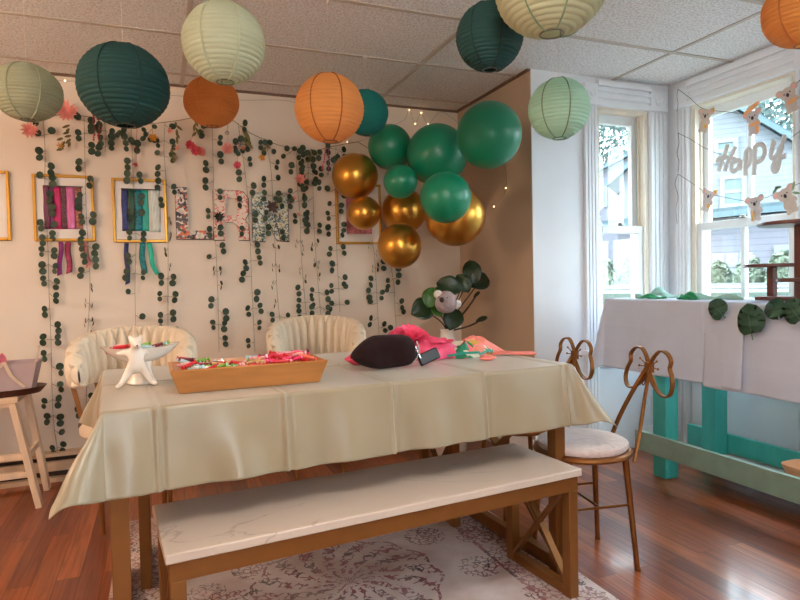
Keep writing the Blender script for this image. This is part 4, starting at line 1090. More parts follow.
for k, (x0, y0, x1, y1) in enumerate(((-.12, -.07, .02, -.088), (.02, -.088, .10, -.06), (.10, -.06, .06, .0))):
    b.ribbon([(x0, y0, .012), ((x0+x1)/2, (y0+y1)/2-.005, .022), (x1, y1, .02)], (0, .4, 1), .009, .003)
lab(b.build('teal_border', mat('teal_trim', S(30, 140, 120), .6), fcl), 'teal border')
# coral clip, strap, beads
cc = T(488, 360.5)
cl_ = thing('coral_hair_clip', 'coral pink plastic hair clip in front of the floral scarf', 'hair clip', (cc.x, cc.y, TZ), D2R(-4))
MB().ball((0, 0, .009), (.034, .012, .009), 24, 10, fn=lambda d: 1+.05*math.cos(d.x*6)).build('clip_body', M_coral, cl_)
MB().tube([(-.03, .0, .012), (0, .002, .02), (.03, .0, .013)], .003, 7).build('clip_bar', M_coral, cl_)
sc = T(515, 355)
stp = thing('coral_strap', 'coral fabric strap lying along the right end of the table', 'strap', (sc.x, sc.y, TZ), D2R(-10))
MB().ribbon([(-.09, .03, .006), (-.05, .012, .012), (0, .0, .008), (.05, -.006, .007), (.085, -.008, .006)], (0, 1, .2), .035, .006).build('band', M_coral, stp, bevel=.002)
bcn = T(487, 355)
bd_ = thing('bead_bracelet', 'gold and white bead bracelet heaped beside the floral scarf', 'bracelet', (bcn.x, bcn.y, TZ), 0)
M_gbead = mat('gold_bead', S(190, 150, 90), .3, metal=.7); M_wbead = mat('white_bead', S(230, 224, 214), .3)
for mm, nm, s0 in ((M_gbead, 'gold_beads', 0), (M_wbead, 'white_beads', 1)):
    b = MB()
    for k in range(14):
        a = 2*PI*(k+s0*.5)/14; b.ball((.024*math.cos(a)*(1+.15*math.sin(3*a)), .016*math.sin(a), .008+.014*(k % 3)/2), .0055, 8, 6)
    b.build(nm, mm, bd_)

# ------------------------------------------------------------------ teal buffet table by the window
BX0, BX1, BY0, BY1, BT = 2.46, 2.95, .35, 2.86, .985
buf = thing('buffet_table', 'teal painted wooden buffet table under white linen along the window wall', 'table', ((BX0+BX1)/2, (BY0+BY1)/2, 0))
MB().span((BX0+.004, BY0, BT-.03), (BX1-.004, BY1-.004, BT-.0025)).build('tabletop', M_teal, buf, world=True, smooth=False)
for x0, y0 in ((2.535, 2.50), (2.835, 2.44), (2.535, .55), (2.835, .50)):
    MB().span((x0, y0, 0), (x0+.092, y0+.092, BT-.03)).build('leg', M_teal, buf, world=True, bevel=.003)
lab(MB().span((2.508, .45, .125), (2.535, 2.70, .235)).build('stretcher', M_tealdim, buf, world=True, bevel=.002), 'worn grey green front stretcher')
MB().span((2.927, .45, .10), (2.953, 2.72, .22)).build('stretcher', M_teal, buf, world=True, bevel=.002)
lab(MB().span((2.635, .62, .10), (2.925, 2.42, .118)).build('lower_shelf', M_plank, buf, world=True, smooth=False), 'grey lower shelf board')
tp = onx(800, 462, 2.66)
ter = thing('terracotta_planter', 'terracotta tray on the lower shelf of the teal table, at the right edge', 'planter', (2.82, 1.875, .1185))
b = MB()
def tray_prof(u, v):
    a = 2*PI*u; w = v*2; k = w if w <= 1 else 2-w; th = 0 if w <= 1 else .008
    s_ = lambda x, e: math.copysign(abs(x)**e, x)
    z = .085*k if w <= 1 else max(.008, .085*k)
    f = 1 + .18*k + (.05 if k > .72 else 0)
    return Vector(((.075*f-th)*s_(math.cos(a), .5), (.11*f-th)*s_(math.sin(a), .5), z))
b.grid(tray_prof, 48, 20, True); b.build('tray_body', M_terra, ter)
b = MB(); b.box((0, 0, .0055), (.14, .2, .009)); b.build('tray_floor', M_terra, ter)

def drape(name, y0, y1, drop, label, zt, xo, far_corner):
    """linen over the top edge: top, front face and (far end) side face"""
    W_ = BX1-BX0; Lr = y1-y0; d2 = .33 if far_corner else .0
    def pt(a, c):       # a: across from the back edge to the front hem ; c: along, from the near end to the far end/hem
        ca, cc_ = min(a, W_), min(c, Lr); da, dc = a-ca, c-cc_; L = math.hypot(da, dc)
        x, y, z = BX1-ca, y0+cc_, zt + .0014*math.exp(-((c-Lr*.55)/.008)**2)
        if L < 1e-6: return Vector((x-xo*(ca/W_), y, z))
        nx, ny = da/L, dc/L; w = 2*nx*ny; rb = .010
        dist = (Lr-cc_) if far_corner else 9
        dist = 0 if (da and dc) else dist
        fl_ = D2R(2.5 + 9*w + (2*math.exp(-dist/.12) if da else 0) + 1.6*math.sin(cc_*11+y0) + .8*math.sin(cc_*27))
        am = PI/2-fl_; ang = min(L/rb, am); rest = max(0, L-rb*am)
        h = rb*math.sin(ang)+rest*math.cos(am); dz = -rb*(1-math.cos(ang))-rest*math.sin(am)
        cr = .0016*math.exp(-((da-.16)/.006)**2)+.0016*math.exp(-((da-.29)/.006)**2) + .002*math.exp(-((c-Lr*.25)/.007)**2)+.002*math.exp(-((c-Lr*.7)/.007)**2)
        h += cr + xo
        return Vector((x-nx*h, y+ny*h, z+dz))
    b = MB(); b.grid(lambda u, v: pt((W_+drop)*u, (Lr+d2)*v), 90, 200)
    o = b.build(name, M_white_cloth, world=True, loc=((BX0+BX1)/2, (y0+y1)/2, zt), solid=.001, ang=75)
    return tag(o, label, 'tablecloth', 'white linens on the buffet table')
drape('tablecloth', BY0, 2.16, .415, 'white linen on the near end of the teal table, behind the hanging monstera leaves', BT, .0, False)
drape('tablecloth', 1.945, BY1, .405, 'white linen on the far end of the teal table, next to the narrow window', BT+.003, .006, True)

# monstera leaves over the front edge
def monstera(px, py, size, ang, label, tilt=.15, x=2.43):
    c = onx(px, py, x)
    t = thing('monstera_leaf', label, 'artificial leaf', c, 0, 'monstera leaves along the edge of the buffet table')
    # outline: heart with slits; local u across, v along (tip at v=-1)
    half = [(0, .62), (.2, .86), (.58, .88), (.88, .58), (.98, .28), (.50, .20), (.99, .02), (.94, -.18), (.42, -.10), (.90, -.44), (.70, -.72), (.26, -.38), (.56, -.88), (.22, -1.04), (0, -1.12)]
    out = half + [(-a, b_) for a, b_ in half[-2:0:-1]]
    ca, sa = math.cos(ang), math.sin(ang)
    b = MB(); vs_ = []
    def P(u, v):
        a, b_ = u*size, v*size; y, z = a*ca - b_*sa, a*sa + b_*ca
        return Vector((-.012 - .22*size*(1-u*u)*.5 + tilt*z, y, z))
    f = b.bm.faces.new([b.bm.verts.new(P(*q)) for q in out]); bmesh.ops.triangulate(b.bm, faces=[f], ngon_method='EAR_CLIP')
    b.build('leaf_blade', M_monst, t, solid=.0015)
    b = MB(); b.tube([P(0, 1.3)+Vector((-.003, 0, 0)), P(0, .7)+Vector((-.004, 0, 0)), P(0, 0)+Vector((-.004, 0, 0)), P(0, -.9)+Vector((-.003, 0, 0))], [.0025, .0025, .002, .001], 6); b.build('midrib', mat('leaf_rib', S(70, 104, 80), .6), t)
    return t
monstera(720, 309, .050, 2.2, 'small monstera leaf hanging over the white linen, leftmost of the four')
monstera(753, 320, .068, 3.0-PI*.05, 'largest monstera leaf, hanging lowest over the front of the white linen', x=2.425)
monstera(778, 309, .046, 1.3, 'monstera leaf left of the one at the right edge of the photo')
monstera(797, 311, .052, 2.4, 'monstera leaf at the right edge of the photo on the white linen', x=2.42)
# green fabric leaves and tulle on the table top
def crumple(px, py, Lx, Ly, h, rz, m, name, label, cat, x, sd):
    c = onx(px, py, x); c.z = BT+.005
    def f(u, v):
        s_, t_ = 2*u-1, 2*v-1; w = (1-abs(s_)**2)**.6
        return Vector((Ly*t_*w, Lx*s_, max(.001, h*(1-t_*t_)*(.55+.45*math.sin(s_*5+sd)) * (1-.4*s_*s_) + .3*h*math.sin(t_*6+s_*8+sd)*w)))
    b = MB(); b.grid(f, 36, 14); o = b.build(name, m, world=False, loc=c, rz=rz, solid=.0012, ang=80)
    return tag(o, label, cat, 'green fabric scraps on the buffet table')
crumple(651, 298, .095, .05, .022, .2, M_green_t, 'fabric_leaf', 'bright green fabric leaf at the far left of the white linen top', 'artificial leaf', 2.56, 1)
crumple(688, 298, .10, .05, .034, -.5, M_green_t, 'fabric_leaf', 'bright green crumpled fabric leaf below the koala garland string', 'artificial leaf', 2.58, 3)
crumple(657, 295, .12, .05, .05, .8, M_aqua_t, 'tulle_scrap', 'pale aqua tulle scrap standing up between the two bright green leaves', 'fabric', 2.68, 2)
crumple(712, 299, .17, .05, .03, .1, M_aqua_t, 'tulle_scrap', 'pale aqua tulle scrap right of the green leaves, under the window', 'fabric', 2.66, 5)

# tiered wooden stand
st = thing('tiered_stand', 'dark wooden tiered dessert stand on the white linen by the window', 'stand', (2.74, 1.90, BT+.005))
MB().span((-.075, -.22, 0), (.075, .17, .018)).build('base', M_redwood, st, bevel=.003)
for y, z, r in ((.135, .165, .125), (-.06, .355, .17), (-.07, .095, .10)):
    yy = y if z != .095 else -.02
    xx = 0 if z != .095 else -.02
    if z == .355: yy, xx = .0, .0
    b = MB(); b.lathe([(r-.004, z-.008), (r, z-.004), (r, z+.006), (r-.004, z+.009)], 48, (xx, yy, 0)); b.build('plate', M_redwood, st)
    b = MB(); b.span((xx-.016, yy-.016, .018), (xx+.016, yy+.016, z-.008)); b.build('post', M_redwood, st, bevel=.002)

# ------------------------------------------------------------------ banner and koala garlands across the window
XB = XW-.062
def BP(x, y, X=XB): return onx(x, y, X)
hk = {}
def hang_string(parent, pts, tail):
    b = MB(); b.tube(crom([BP(*p) for p in pts], 6), .0016, 5); b.build('string', M_dstring, parent, world=True)
    b = MB(); b.tube(crom([BP(*p, XB+.028) for p in tail], 6), .0014, 5); b.build('loose_end', M_dstring, parent, world=True)
def ell(cx, cy, a, b_, n=20, rot=0):
    return [(cx + a*math.cos(2*PI*k/n)*math.cos(rot) - b_*math.sin(2*PI*k/n)*math.sin(rot), cy + a*math.cos(2*PI*k/n)*math.sin(rot) + b_*math.sin(2*PI*k/n)*math.cos(rot)) for k in range(n)]
def koala(g, px, py, s, rot, m, extra, text):
    c = BP(px, py, XB-.004); ca, sa = math.cos(rot), math.sin(rot)
    # card plane: y runs to the image left, so across = -y
    ux, uz = Vector((0, -ca, sa)), Vector((0, sa, ca))
    def place(b, out, d, t): b.prism([(x*s, y*s) for x, y in out], c + Vector((-d, 0, 0)), ux, uz, t)
    b = MB(); place(b, ell(0, -.45, .42, .55), 0, .0022); place(b, ell(0, .30, .50, .44), .0015, .0022)
    place(b, ell(-.25, -.88, .18, .16), .001, .0022); place(b, ell(.22, -.9, .18, .16), .001, .0022); place(b, ell(.4, -.2, .16, .26, rot=.6), .001, .0022)
    k = lab(b.build('koala', m, g, world=True), text)
    def sub(nm, m_, outs, d):
        b = MB()
        for o in outs: place(b, o, d, .0016)
        o = b.build(nm, m_, g, world=True); o.parent = k; return o
    sub('ear', m, [ell(-.52, .58, .26, .25)], .0006); sub('ear', m, [ell(.52, .58, .26, .25)], .0006)
    sub('inner_ear', M_pink_c, [ell(-.52, .57, .15, .14), ell(.52, .57, .15, .14)], .0022)
    sub('nose', M_nose, [ell(0, .22, .10, .14)], .0035)
    sub('eyes', M_nose, [ell(-.2, .36, .045, .05), ell(.2, .36, .045, .05)], .0035)
    if extra == 'star': sub('star', M_gold_c, [[(.62+.24*(1 if q % 2 == 0 else .45)*math.sin(q*PI/5), .72+.24*(1 if q % 2 == 0 else .45)*math.cos(q*PI/5)) for q in range(10)]], .003); sub('patch', M_gold_c, [ell(.2, -.55, .15, .18)], .003)
    if extra == 'moon': sub('moon', M_orange_c, [ell(0, .95, .75, .2, rot=.35)], .003); sub('scarf', M_orange_c, [ell(.1, -.25, .42, .16), ell(.3, -.7, .16, .3)], .003)
    if extra == 'scarf': sub('scarf', M_orange_c, [ell(.15, -.3, .34, .16)], .003)
    if extra == 'banana': sub('stick', M_gold_c, [ell(-.18, -.6, .1, .42, rot=-.2)], .003)
    if extra == 'leaf': sub('leaf_sprig', M_green_c, [ell(-.4, .95, .3, .09, rot=.4), ell(-.15, 1.0, .25, .09, rot=-.5), ell(.75, .5, .28, .08, rot=.9), ell(.7, .0, .25, .08, rot=-.7)], .003)
g1 = thing('koala_garland', 'upper string of koala cutouts across the top of the right window', 'garland', BP(678, 90), 0, 'koala garlands at the window')
hang_string(g1, [(678, 89), (690, 98), (703, 108.5), (728, 112), (753, 114), (775, 104), (800, 80)], [(678, 89), (677, 96), (678, 104), (677, 112)])
koala(g1, 705, 119, .076, -.25, M_cardb, 'star', 'tan koala with a yellow star'); koala(g1, 753, 121, .076, .1, M_card, 'moon', 'grey koala with an orange moon'); koala(g1, 789, 98, .08, .3, M_cardb, 'scarf', 'tan koala with an orange scarf')
g2 = thing('koala_garland', 'lower string of koala cutouts hanging in front of the right window sash bar', 'garland', BP(678, 175), 0, 'koala garlands at the window')
hang_string(g2, [(678, 174), (692, 183), (706, 192), (728, 198), (752, 201), (775, 194), (800, 183)], [(678, 174), (675, 184), (678, 196), (676, 208), (677, 224)])
koala(g2, 708, 199, .072, -.3, M_card, 'star', 'grey koala holding a yellow star'); koala(g2, 755, 207, .076, .1, M_card, 'banana', 'grey koala with a gold stick'); koala(g2, 787, 199, .082, .45, M_cardb, 'leaf', 'tan koala with green leaves')
hb = thing('word_banner', 'glittery script banner reading Happy strung across the right window', 'banner', BP(678, 133))
hang_string(hb, [(678, 133), (692, 140), (703, 147), (722, 155), (748, 160), (772, 151), (800, 131)], [(678, 133), (679, 143), (677, 153), (679, 162), (678, 172)])
def stroke_letter(strokes, nm):
    """px strokes -> a flat plate of even width"""
    b = MB()
    for sidx, s_ in enumerate(strokes):
        pts = crom([BP(690+x/7.227, 130+y/7.227, XB-.006-.0004*sidx) for x, y in s_], 6)
        b.tube(pts, .0146, 10)
    b.bm.transform(Matrix.Translation((XB-.006, 0, 0)) @ Matrix.Diagonal((.28, 1, 1, 1)) @ Matrix.Translation((-(XB-.006), 0, 0)))
    lab(b.build('letter', M_glit, hb, world=True, ang=80), nm)
stroke_letter([[(272, 105), (255, 165), (230, 230), (207, 298)], [(330, 118), (300, 180), (270, 240), (250, 298)], [(196, 235), (205, 212), (245, 196), (290, 205), (330, 214)]], 'letter H')
stroke_letter([[(366, 222), (338, 220), (305, 250), (300, 285), (320, 298), (348, 272), (368, 222), (362, 268), (378, 280)]], 'letter a')
stroke_letter([[(404, 150), (402, 235), (400, 330)], [(404, 160), (425, 140), (440, 165), (432, 230), (410, 262), (400, 262)]], 'letter p')
stroke_letter([[(470, 110), (466, 215), (462, 328)], [(470, 122), (505, 104), (535, 125), (538, 175), (515, 218), (475, 232)]], 'letter p')
stroke_letter([[(610, 72), (592, 130), (586, 185), (602, 205), (632, 180), (662, 105), (686, 35)], [(662, 105), (650, 180), (640, 250), (622, 298), (602, 290), (604, 250), (640, 205), (692, 184)]], 'letter y')

# ------------------------------------------------------------------ stool, tray and gift bag at the left
sx1, sy0, sy1, sz = -.70, 3.53, 3.80, .575
stl = thing('wooden_stool', 'whitewashed wooden stool with splayed legs at the left edge', 'stool', (-.98, 3.66, 0))
MB().span((-1.29, sy0-.02, sz-.03), (sx1+.01, sy1+.02, sz)).build('seat', M_whitewood, stl, world=True, bevel=.003)
def fleg(y, x0, x1, dy): return MB().beam((x0, y, sz-.03), (x1, y+dy, .0), .055, .03, up=(1, 0, 0))
fleg(sy0, -.715, -.615, -.0).build('leg', M_whitewood, stl, world=True, bevel=.002); fleg(sy1, -.70, -.625, .02).build('leg', M_whitewood, stl, world=True, bevel=.002)
fleg(sy0, -1.25, -1.34, -.0).build('leg', M_whitewood, stl, world=True, bevel=.002); fleg(sy1, -1.25, -1.33, .02).build('leg', M_whitewood, stl, world=True, bevel=.002)
for z, f in ((.27, .55), (.175, .70), (.54, .05)):
    MB().beam((-1.25-.1*f, sy0, z), (-.715+.1*f, sy0, z), .018, .032).build('rail', M_whitewood, stl, world=True, bevel=.002)
MB().beam((-.66, sy0, .27), (-.66, sy1+.01, .27), .018, .032).build('rail', M_whitewood, stl, world=True, bevel=.002)
ty = 3.65
dt = thing('serving_tray', 'dark oval wooden tray on the stool at the left edge', 'tray', (-.865, ty, sz+.0005), 0)
b = MB()
def otray(u, v):
    a = 2*PI*u; w = v*2; k = w if w <= 1 else 2-w; th = 0 if w <= 1 else .010
    return Vector(((.255+.03*k-th)*math.cos(a), (.14+.02*k-th)*math.sin(a), max(.035*k, 0 if w <= 1 else .010)))
b.grid(otray, 56, 12, True); b.bm.faces.new([v for v in b.bm.verts if v.co.z < 1e-6][:56]); b.build('rim', M_darkwood, dt)
b = MB(); b.lathe([(.001, .0095), (1, .0095), (1, .001), (.001, .001)], 48, caps=False)
for v in b.bm.verts: v.co.x *= .252; v.co.y *= .137
b.build('tray_floor', M_darkwood, dt)
gb = thing('gift_bag', 'mauve grey paper gift bag with ribbon handle in the dark oval tray', 'bag', (-.745, ty-.02, sz+.0115), D2R(-4))
wb, wt, hb_, dd = .105, .14, .15, .05
b = MB()
V_ = [(-wb, -dd, 0), (wb, -dd, 0), (wb, dd, 0), (-wb, dd, 0), (-wt, -dd-.01, hb_), (wt, -dd-.01, hb_+.004), (wt, dd+.01, hb_+.012), (-wt, dd+.01, hb_+.006)]
b._add([Vector(v) for v in V_], [(0, 3, 2, 1), (0, 1, 5, 4), (1, 2, 6, 5), (2, 3, 7, 6), (3, 0, 4, 7)]); b.build('bag_body', mat('mauve_grey_paper', S(186, 166, 168), .6, var=.05), gb, solid=.002, smooth=False)
b = MB(); b.ribbon(crom([(-.02, -dd-.014, hb_*.9), (.0, -dd-.03, hb_+.012), (.03, -dd-.02, hb_*.6), (.085, -dd-.013, .03)], 6), (1, -.2, .3), .018, .0015); lab(b.build('ribbon', mat('cream_ribbon', S(226, 206, 184), .4), gb), 'cream ribbon')
b = MB(); b.tube(crom([(.10, dd-.02, hb_-.03), (.125, dd-.02, hb_+.03), (.135, dd-.02, hb_+.085)], 5), .0035, 6); b.tube(crom([(.108, dd-.03, hb_-.03), (.13, dd-.03, hb_+.03), (.132, dd-.03, hb_+.08)], 5), .003, 6); b.build('handle', mat('handle_cord', S(214, 190, 176), .6), gb)
b = MB()
for k in range(7): b.petal((-.10+.012*k, 0, hb_-.02), (math.sin(k*1.7)*.6-.3, math.cos(k*2.3)*.4, 1), (0, -1, .2), .075, .05, .2)
lab(b.build('tissue_paper', mat('pink_tissue', S(226, 130, 150), .7, var=.3, scale=30, trans=.2), gb, ang=80), 'pink tissue paper')

# ------------------------------------------------------------------ fiddle leaf plant in the corner
pb = ony(447, 330, 3.47)
pl = thing('fiddle_leaf_plant', 'fiddle leaf plant in a tall white vase in the wall corner', 'plant', (pb.x, 3.47, 0))
vz = pb.z+.01
b = MB(); b.lathe([(.09, 0), (.115, .03), (.13, .35), (.10, .65), (.05, vz-.06), (.042, vz-.02), (.05, vz), (.043, vz), (.036, vz-.03), (.034, vz-.1)], 36); lab(b.build('vase', M_ceramic, pl), 'white vase')
fl_ = [(423, 309, .080, 205, 0, 1.0), (431, 297, .068, 75, 1, .9), (437, 310, .05, 300, 1, .8), (453, 318, .082, 250, 0, .9), (449, 286, .085, 160, 0, .85), (472, 272, .088, 100, 0, .78), (480, 281, .080, 30, 0, .9), (463, 283, .07, 120, 0, .8), (441, 292, .05, 130, 0, .8)]
b_st = MB(); base = Vector((pb.x, 3.47, vz-.05))
b1, b2 = MB(), MB()
def big_leaf(b, c, L, ang, asp, nrm):
    nrm = Vector(nrm).normalized(); right = Vector((CR.x, CR.y, 0)).normalized(); up = Vector((0, 0, 1))
    d = (right*math.cos(D2R(ang)) + up*math.sin(D2R(ang))); d = (d - nrm*d.dot(nrm)).normalized(); x = d.cross(nrm)
    G = []; n = 10
    for i in range(n+1):
        t = i/n; w = L*asp*(math.sin(PI*t**.85)**.7)*(.75+.35*t) if 0 < i < n else .002
        row = []
        for j in range(7):
            s_ = -1+2*j/6; row.append(b.bm.verts.new(c + d*(L*(2*t-1)) + x*(w*s_) + nrm*(.18*L*abs(s_)**1.5*(1 if 0 < i < n else 0) - .25*L*(2*t-1)**2 + .03*L*math.sin(t*14)*abs(s_))))
        G.append(row)
    for i in range(n):
        for j in range(6): b.bm.faces.new((G[i][j], G[i+1][j], G[i+1][j+1], G[i][j+1]))
for k, (x, y, L, ang, young, asp) in enumerate(fl_):
    dY = (-.10, -.14, -.12, -.08, -.02, .0, .04, -.04, .03)[k]
    c = ony(x, y, 3.47+dY)
    big_leaf(b2 if young else b1, c, L, ang, asp, (-.35+rnd.uniform(-.3, .3), -1, .45+rnd.uniform(-.2, .2)))
    b_st.tube(bez(base, base+Vector((0, 0, .1)), c.lerp(base, .4)+Vector((0, 0, .02)), c, 8), .004, 6)
for px_, py_ in ((482, 319), (477, 294)):
    c = ony(px_, py_, 3.60)
    b_st.tube(bez(base, base+Vector((0, 0, .06)), c.lerp(base, .5)-Vector((0, 0, .03)), c, 8), .006, 6)
    big_leaf(b1, c, .045 if py_ > 300 else .03, 20 if py_ > 300 else 40, .42, (-.2, -1, .3))
b_st.build('stem', mat('dark_twig', S(58, 50, 40), .7), pl, world=True)
b1.build('dark_leaves', M_figleaf, pl, world=True, ang=80, solid=.002); lab(b2.build('young_leaves', M_figl2, pl, world=True, ang=80, solid=.002), 'bright young leaves')
kp = ony(446, 305, 3.26)
kl = thing('plush_koala', 'grey plush koala nestled among the fiddle leaves', 'plush toy', kp, D2R(-20))
# one continuous body: head with muzzle, tapering body
def kf(d):
    return (1 - .42*max(0, -d.z)**1.2*(1 if abs(d.x) < 2 else 0)) * (1 + .08*max(0, d.z)*abs(d.x)) * (1 + .10*max(0, -d.y)*max(0, .8-abs(d.z-.2)))
MB().ball((0, 0, .0), (.066, .052, .085), 40, 28, fn=kf).build('body', M_plush, kl, ang=80)
for s_, e in ((-1, (-.048, -.014, .066)), (1, (.066, -.006, .004))): lab(MB().ball(e, (.027, .014, .025), 16, 10).build('ear', M_plushw, kl), 'white furry ear')
MB().ball((-.03, -.056, .034), (.014, .009, .016), 14, 9).build('nose', M_nose, kl)
b = MB()
for q in ((-.046, -.045, .05), (.002, -.058, .046)): b.ball(q, .004, 8, 6)
b.build('eyes', M_nose, kl)

# ------------------------------------------------------------------ outside the windows
GZ = .90
M_grass = mat('lawn_grass', (0.062, 0.078, 0.06, 1), .9, var=.15, scale=3); M_road = mat('street_asphalt', (0.085, 0.09, 0.092, 1), .9, var=.05)
M_side1 = siding_mat('lilac_siding', (0.118, 0.114, 0.138, 1), .14); M_side2 = siding_mat('white_siding', (0.135, 0.145, 0.16, 1), .14); M_roof = mat('blue_grey_shingle', (0.035, 0.06, 0.07, 1), .9, var=.12, scale=6)
M_wtrim = mat('house_trim', (0.14, 0.145, 0.15, 1), .7); M_hglass = mat('house_window_glass', (0.045, 0.09, 0.1, 1), .2); M_tree = mat('tree_foliage', (0.085, 0.13, 0.12, 1), .7, var=.35, scale=2.5, trans=.3); M_barge = mat('barge_board_paint', (0.05, 0.085, 0.1, 1), .7); M_bark = mat('tree_bark', S(96, 84, 74), .9)
M_hedge = mat('hedge_foliage', (0.12, 0.15, 0.1, 1), .8, var=.3, scale=3)
b = MB(); b.span((XW+.16, -40, -.4), (90, 90, -.1)); b.span((-40, YB+.16, -.4), (XW+.15, 90, -.1)); b.span((XR+.11, YY+.16, -.4), (XW+.15, YB+.15, -.1)); struct('lawn', b, M_grass, smooth=False)
_d = ray(690, 290); _a = math.atan2(_d.y, _d.x)-PI/2
struct('raised_lawn', MB().span((-60, 8, -.1), (60, 90, GZ)), M_grass, loc=(0, 0, 0), rz=_a, smooth=False)
def outp(px, dist): d = ray(px, 290); d.z = 0; d.normalize(); return Vector((0, 0, GZ)) + d*dist
def house(name, px, dist, half, eave, peak, depth, m, label, wins, turn=0):
    c = outp(px, dist); d = Vector((c.x, c.y, 0)).normalized(); a = math.atan2(d.y, d.x) - PI/2 + turn
    t = thing(name, label, 'house', c, a)
    e, p = eave-GZ, peak-GZ
    b = MB(); V_ = [(-half, 0, 0), (half, 0, 0), (half, 0, e), (0, 0, p), (-half, 0, e)]
    V_ += [(x, depth, z) for x, y, z in V_]
    b._add([Vector(v) for v in V_], [(0, 1, 2, 3, 4), (9, 8, 7, 6, 5), (0, 5, 6, 1), (1, 6, 7, 2), (4, 9, 5, 0), (2, 7, 8, 3), (3, 8, 9, 4)]); b.build('siding_wall', m, t, smooth=False)
    sl = (p-e)/half; o_ = .35
    for s_ in (-1, 1):
        b = MB(); q = [Vector((0, -o_, p+.05)), Vector((s_*(half+o_), -o_, e-sl*o_+.05)), Vector((s_*(half+o_), depth+o_, e-sl*o_+.05)), Vector((0, depth+o_, p+.05))]
        q += [v+Vector((0, 0, .15)) for v in q]; b._add(q, [(0, 1, 2, 3), (7, 6, 5, 4), (0, 4, 5, 1), (1, 5, 6, 2), (2, 6, 7, 3), (3, 7, 4, 0)]); b.build('roof', M_roof, t, smooth=False)
        b = MB(); b.beam((0, -o_-.03, p+.06), (s_*(half+o_), -o_-.03, e-sl*o_+.06), .05, .13, up=(0, 0, 1)); b.build('barge_board', M_barge, t, smooth=False)
    for wx, wz, ww, wh in wins:
        z = wz-GZ
        b = MB()
        for p0, p1 in (((-ww/2-.12, 0, -.12), (-ww/2, -.08, wh+.12)), ((ww/2, 0, -.12), (ww/2+.12, -.08, wh+.12)), ((-ww/2, 0, -.12), (ww/2, -.08, 0)), ((-ww/2, 0, wh), (ww/2, -.08, wh+.12)), ((-ww/2, 0, wh/2-.05), (ww/2, -.06, wh/2+.05))): b.span((wx+p0[0], p0[1], z+p0[2]), (wx+p1[0], p1[1], z+p1[2]))
        wf = b.build('window', M_wtrim, t, smooth=False)
        g_ = MB().span((wx-ww/2, -.005, z), (wx+ww/2, -.03, z+wh)).build('pane', M_hglass, t, smooth=False); g_.parent = wf
    return t
# metres per pixel at a distance are dist/600, so the gables sit where their roof lines show
hA = house('house', 713, 19, 2.45, 4.05, 6.05, 9, M_side2, 'white sided house with a blue grey gable seen through the right window', [(.33, 4.3, .36, .42), (.5, 3.05, .40, .66), (-1.4, 3.05, .4, .66)])
hB = house('house', 650, 31, 4.5, 5.2, 7.2, 9, M_side1, 'lilac sided house seen through the narrow left window', [(-2.25, 4.6, .5, .75), (1.6, 3.0, .8, 1.4)])
hC = house('house', 778, 15.5, 3.4, 2.3, 2.42, 2.6, M_side1, 'low lilac sided annex behind the tiered stand in the right window', [(.2, 1.25, .3, .35)], D2R(-3))
# hedges, air conditioners, street
def bush(px, dist, rx, rz_, m, label, n=900, lift=0):
    c = outp(px, dist); t = thing('bush', label, 'bush', c, 0, 'bushes outside the windows'); b = MB(); R_ = random.Random(int(px*7))
    for k in range(n):
        d = Vector((R_.gauss(0, 1), R_.gauss(0, 1), abs(R_.gauss(0, 1)))).normalized()
        p = Vector((d.x*rx, d.y*rx*.6, d.z*rz_))*R_.uniform(.75, 1.05); nn = (d + Vector((R_.uniform(-.8, .8), R_.uniform(-.8, .8), R_.uniform(-.8, .8)))).normalized()
        b.leaf(p, R_.uniform(.05, .10), nn, Vector((R_.uniform(-1, 1), R_.uniform(-1, 1), 1)), .6, .1, 6)
    b.build('foliage', m, t, ang=80)
    MB().tube([(0, 0, 0), (0, 0, rz_*.6)], .03, 6).build('stem', M_bark, t)
for k, (px, di, rx, rz_) in enumerate(((719, 12.8, .26, .42), (750, 12.4, .30, .48), (781, 12.2, .28, .55), (604, 15, .34, .6), (632, 15.3, .34, .66))):
    bush(px, di, rx, rz_, M_hedge, ['round green bush by the house, leftmost in the right window', 'round green bush left of the stand post in the right window', 'round green bush right of the stand post in the right window', 'round bush at the left of the narrow window', 'round bush at the right of the narrow window'][k])
for k, px in enumerate((718, 732, 746)):
    c = outp(px, 14.2); d = Vector((c.x, c.y, 0)).normalized(); a = math.atan2(d.y, d.x)-PI/2
    ac = thing('air_conditioner', ['white air conditioner unit outside, leftmost below the siding', 'white air conditioner unit outside, middle below the siding', 'white air conditioner unit outside, rightmost below the siding'][k], 'air conditioner', c, a, 'air conditioners outside')
    MB().span((-.11, -.1, .34), (.11, .1, .64)).build('housing', M_wtrim, ac, bevel=.01)
    MB().span((-.10, -.08, 0), (.10, .08, .34)).build('stand', M_wtrim, ac, smooth=False)
    b = MB(); b.lathe([(.11, .0), (.11, .01), (.09, .01), (.09, .006), (.05, .006), (.05, .01), (.03, .01), (.03, .0)], 24, (0, -.1, .49), Matrix.Rotation(PI/2, 3, 'X'), caps=False); b.build('fan_grille', M_wire, ac)
c = outp(735, 10.6); d = Vector((c.x, c.y, 0)).normalized(); a = math.atan2(d.y, d.x)-PI/2
rd = MB().span((-9, -.9, 0), (9, .7, .02)).build('street', M_road, loc=c, rz=a, smooth=False); tag(rd, kind='structure')
b = MB().span((-9, .7, 0), (9, .9, .06)); tag(b.build('kerb', M_wtrim, loc=c, rz=a, smooth=False), kind='structure')
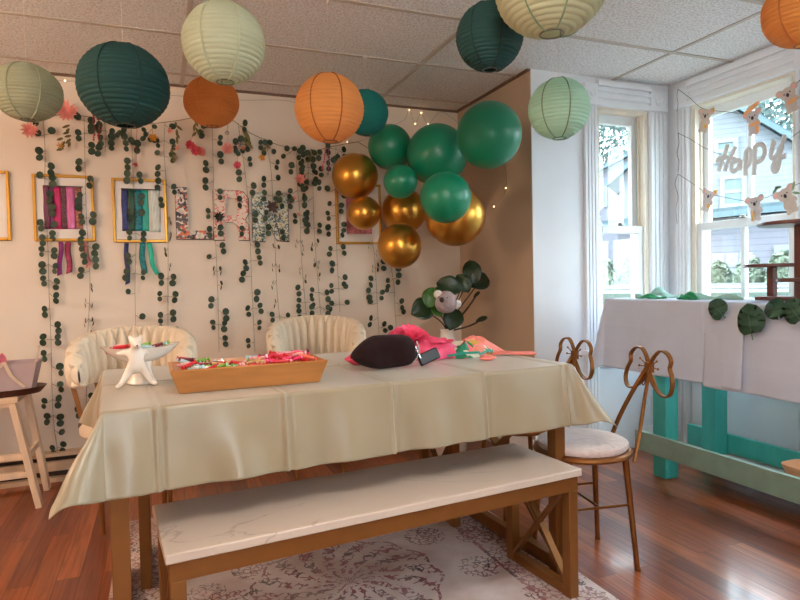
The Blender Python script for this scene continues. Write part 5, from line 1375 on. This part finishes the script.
def tree(px, dist, h, r, label, seed, n=2600):
    c = outp(px, dist); t = thing('tree', label, 'tree', c, 0, 'trees beyond the houses'); R_ = random.Random(seed)
    b = MB(); b.tube([(0, 0, 0), (.1, 0, h*.3), (0, .1, h*.6), (.1, 0, h*.85)], [.22, .18, .12, .04], 8)
    blobs = []
    for k in range(11):
        a = R_.uniform(0, 2*PI); q = Vector((math.cos(a)*r*R_.uniform(.2, .75), math.sin(a)*r*R_.uniform(.2, .75), h*R_.uniform(.5, .98))); blobs.append((q, r*R_.uniform(.3, .5)))
        b.tube([(0, 0, h*.45), q*.6+Vector((0, 0, h*.2)), q], [.08, .05, .02], 5)
    b.build('trunk', M_bark, t)
    b = MB()
    for k in range(n):
        q, rr = blobs[R_.randrange(len(blobs))]; d = Vector((R_.gauss(0, 1), R_.gauss(0, 1), R_.gauss(0, .8))).normalized()
        b.leaf(q + d*rr*R_.uniform(.5, 1.1), R_.uniform(.10, .22), (d+Vector((R_.uniform(-.7, .7), R_.uniform(-.7, .7), R_.uniform(-.7, .7)))), Vector((R_.uniform(-1, 1), R_.uniform(-1, 1), R_.uniform(-1, 1))), .6, .1, 6)
    b.build('foliage', M_tree, t, ang=80)
tree(750, 47, 16, 5.5, 'leafy tree beyond the gable in the middle of the right window', 3); tree(800, 33, 11, 4.0, 'leafy tree at the far right behind the low annex', 5)
tree(600, 52, 16, 5, 'leafy tree above the house in the narrow left window', 8); tree(640, 66, 19, 5.5, 'leafy tree at the right side of the narrow left window', 9)

# ------------------------------------------------------------------ light
w = bpy.data.worlds.new('overcast_sky'); scene.world = w; w.use_nodes = True; nt = w.node_tree
bg = nt.nodes['Background']; tc = N(nt, 'ShaderNodeTexCoord'); sx = N(nt, 'ShaderNodeSeparateXYZ'); lk(nt, tc.outputs['Generated'], sx.inputs[0])
rp = N(nt, 'ShaderNodeValToRGB'); rp.color_ramp.elements[0].color = (.78, .91, .98, 1); rp.color_ramp.elements[1].color = (.74, .88, 1, 1)
lk(nt, sx.outputs[2], rp.inputs[0]); lk(nt, rp.outputs[0], bg.inputs[0]); bg.inputs[1].default_value = 13
def lamp(name, kind, loc, power, c, size=.1, rot=None):
    l = bpy.data.lights.new(name, kind); l.energy = power; l.color = c
    if kind == 'POINT': l.shadow_soft_size = size
    if kind == 'AREA': l.size = size
    o = bpy.data.objects.new(name, l); col.objects.link(o); o.location = loc
    if rot: o.rotation_euler = rot
    return o
lamp('left_lamp', 'POINT', (-1.75, 2.0, 1.75), 46, (1, .72, .50), .2)
lamp('room_lamp', 'POINT', (.35, .45, 2.12), 40, (1, .88, .76), .15)
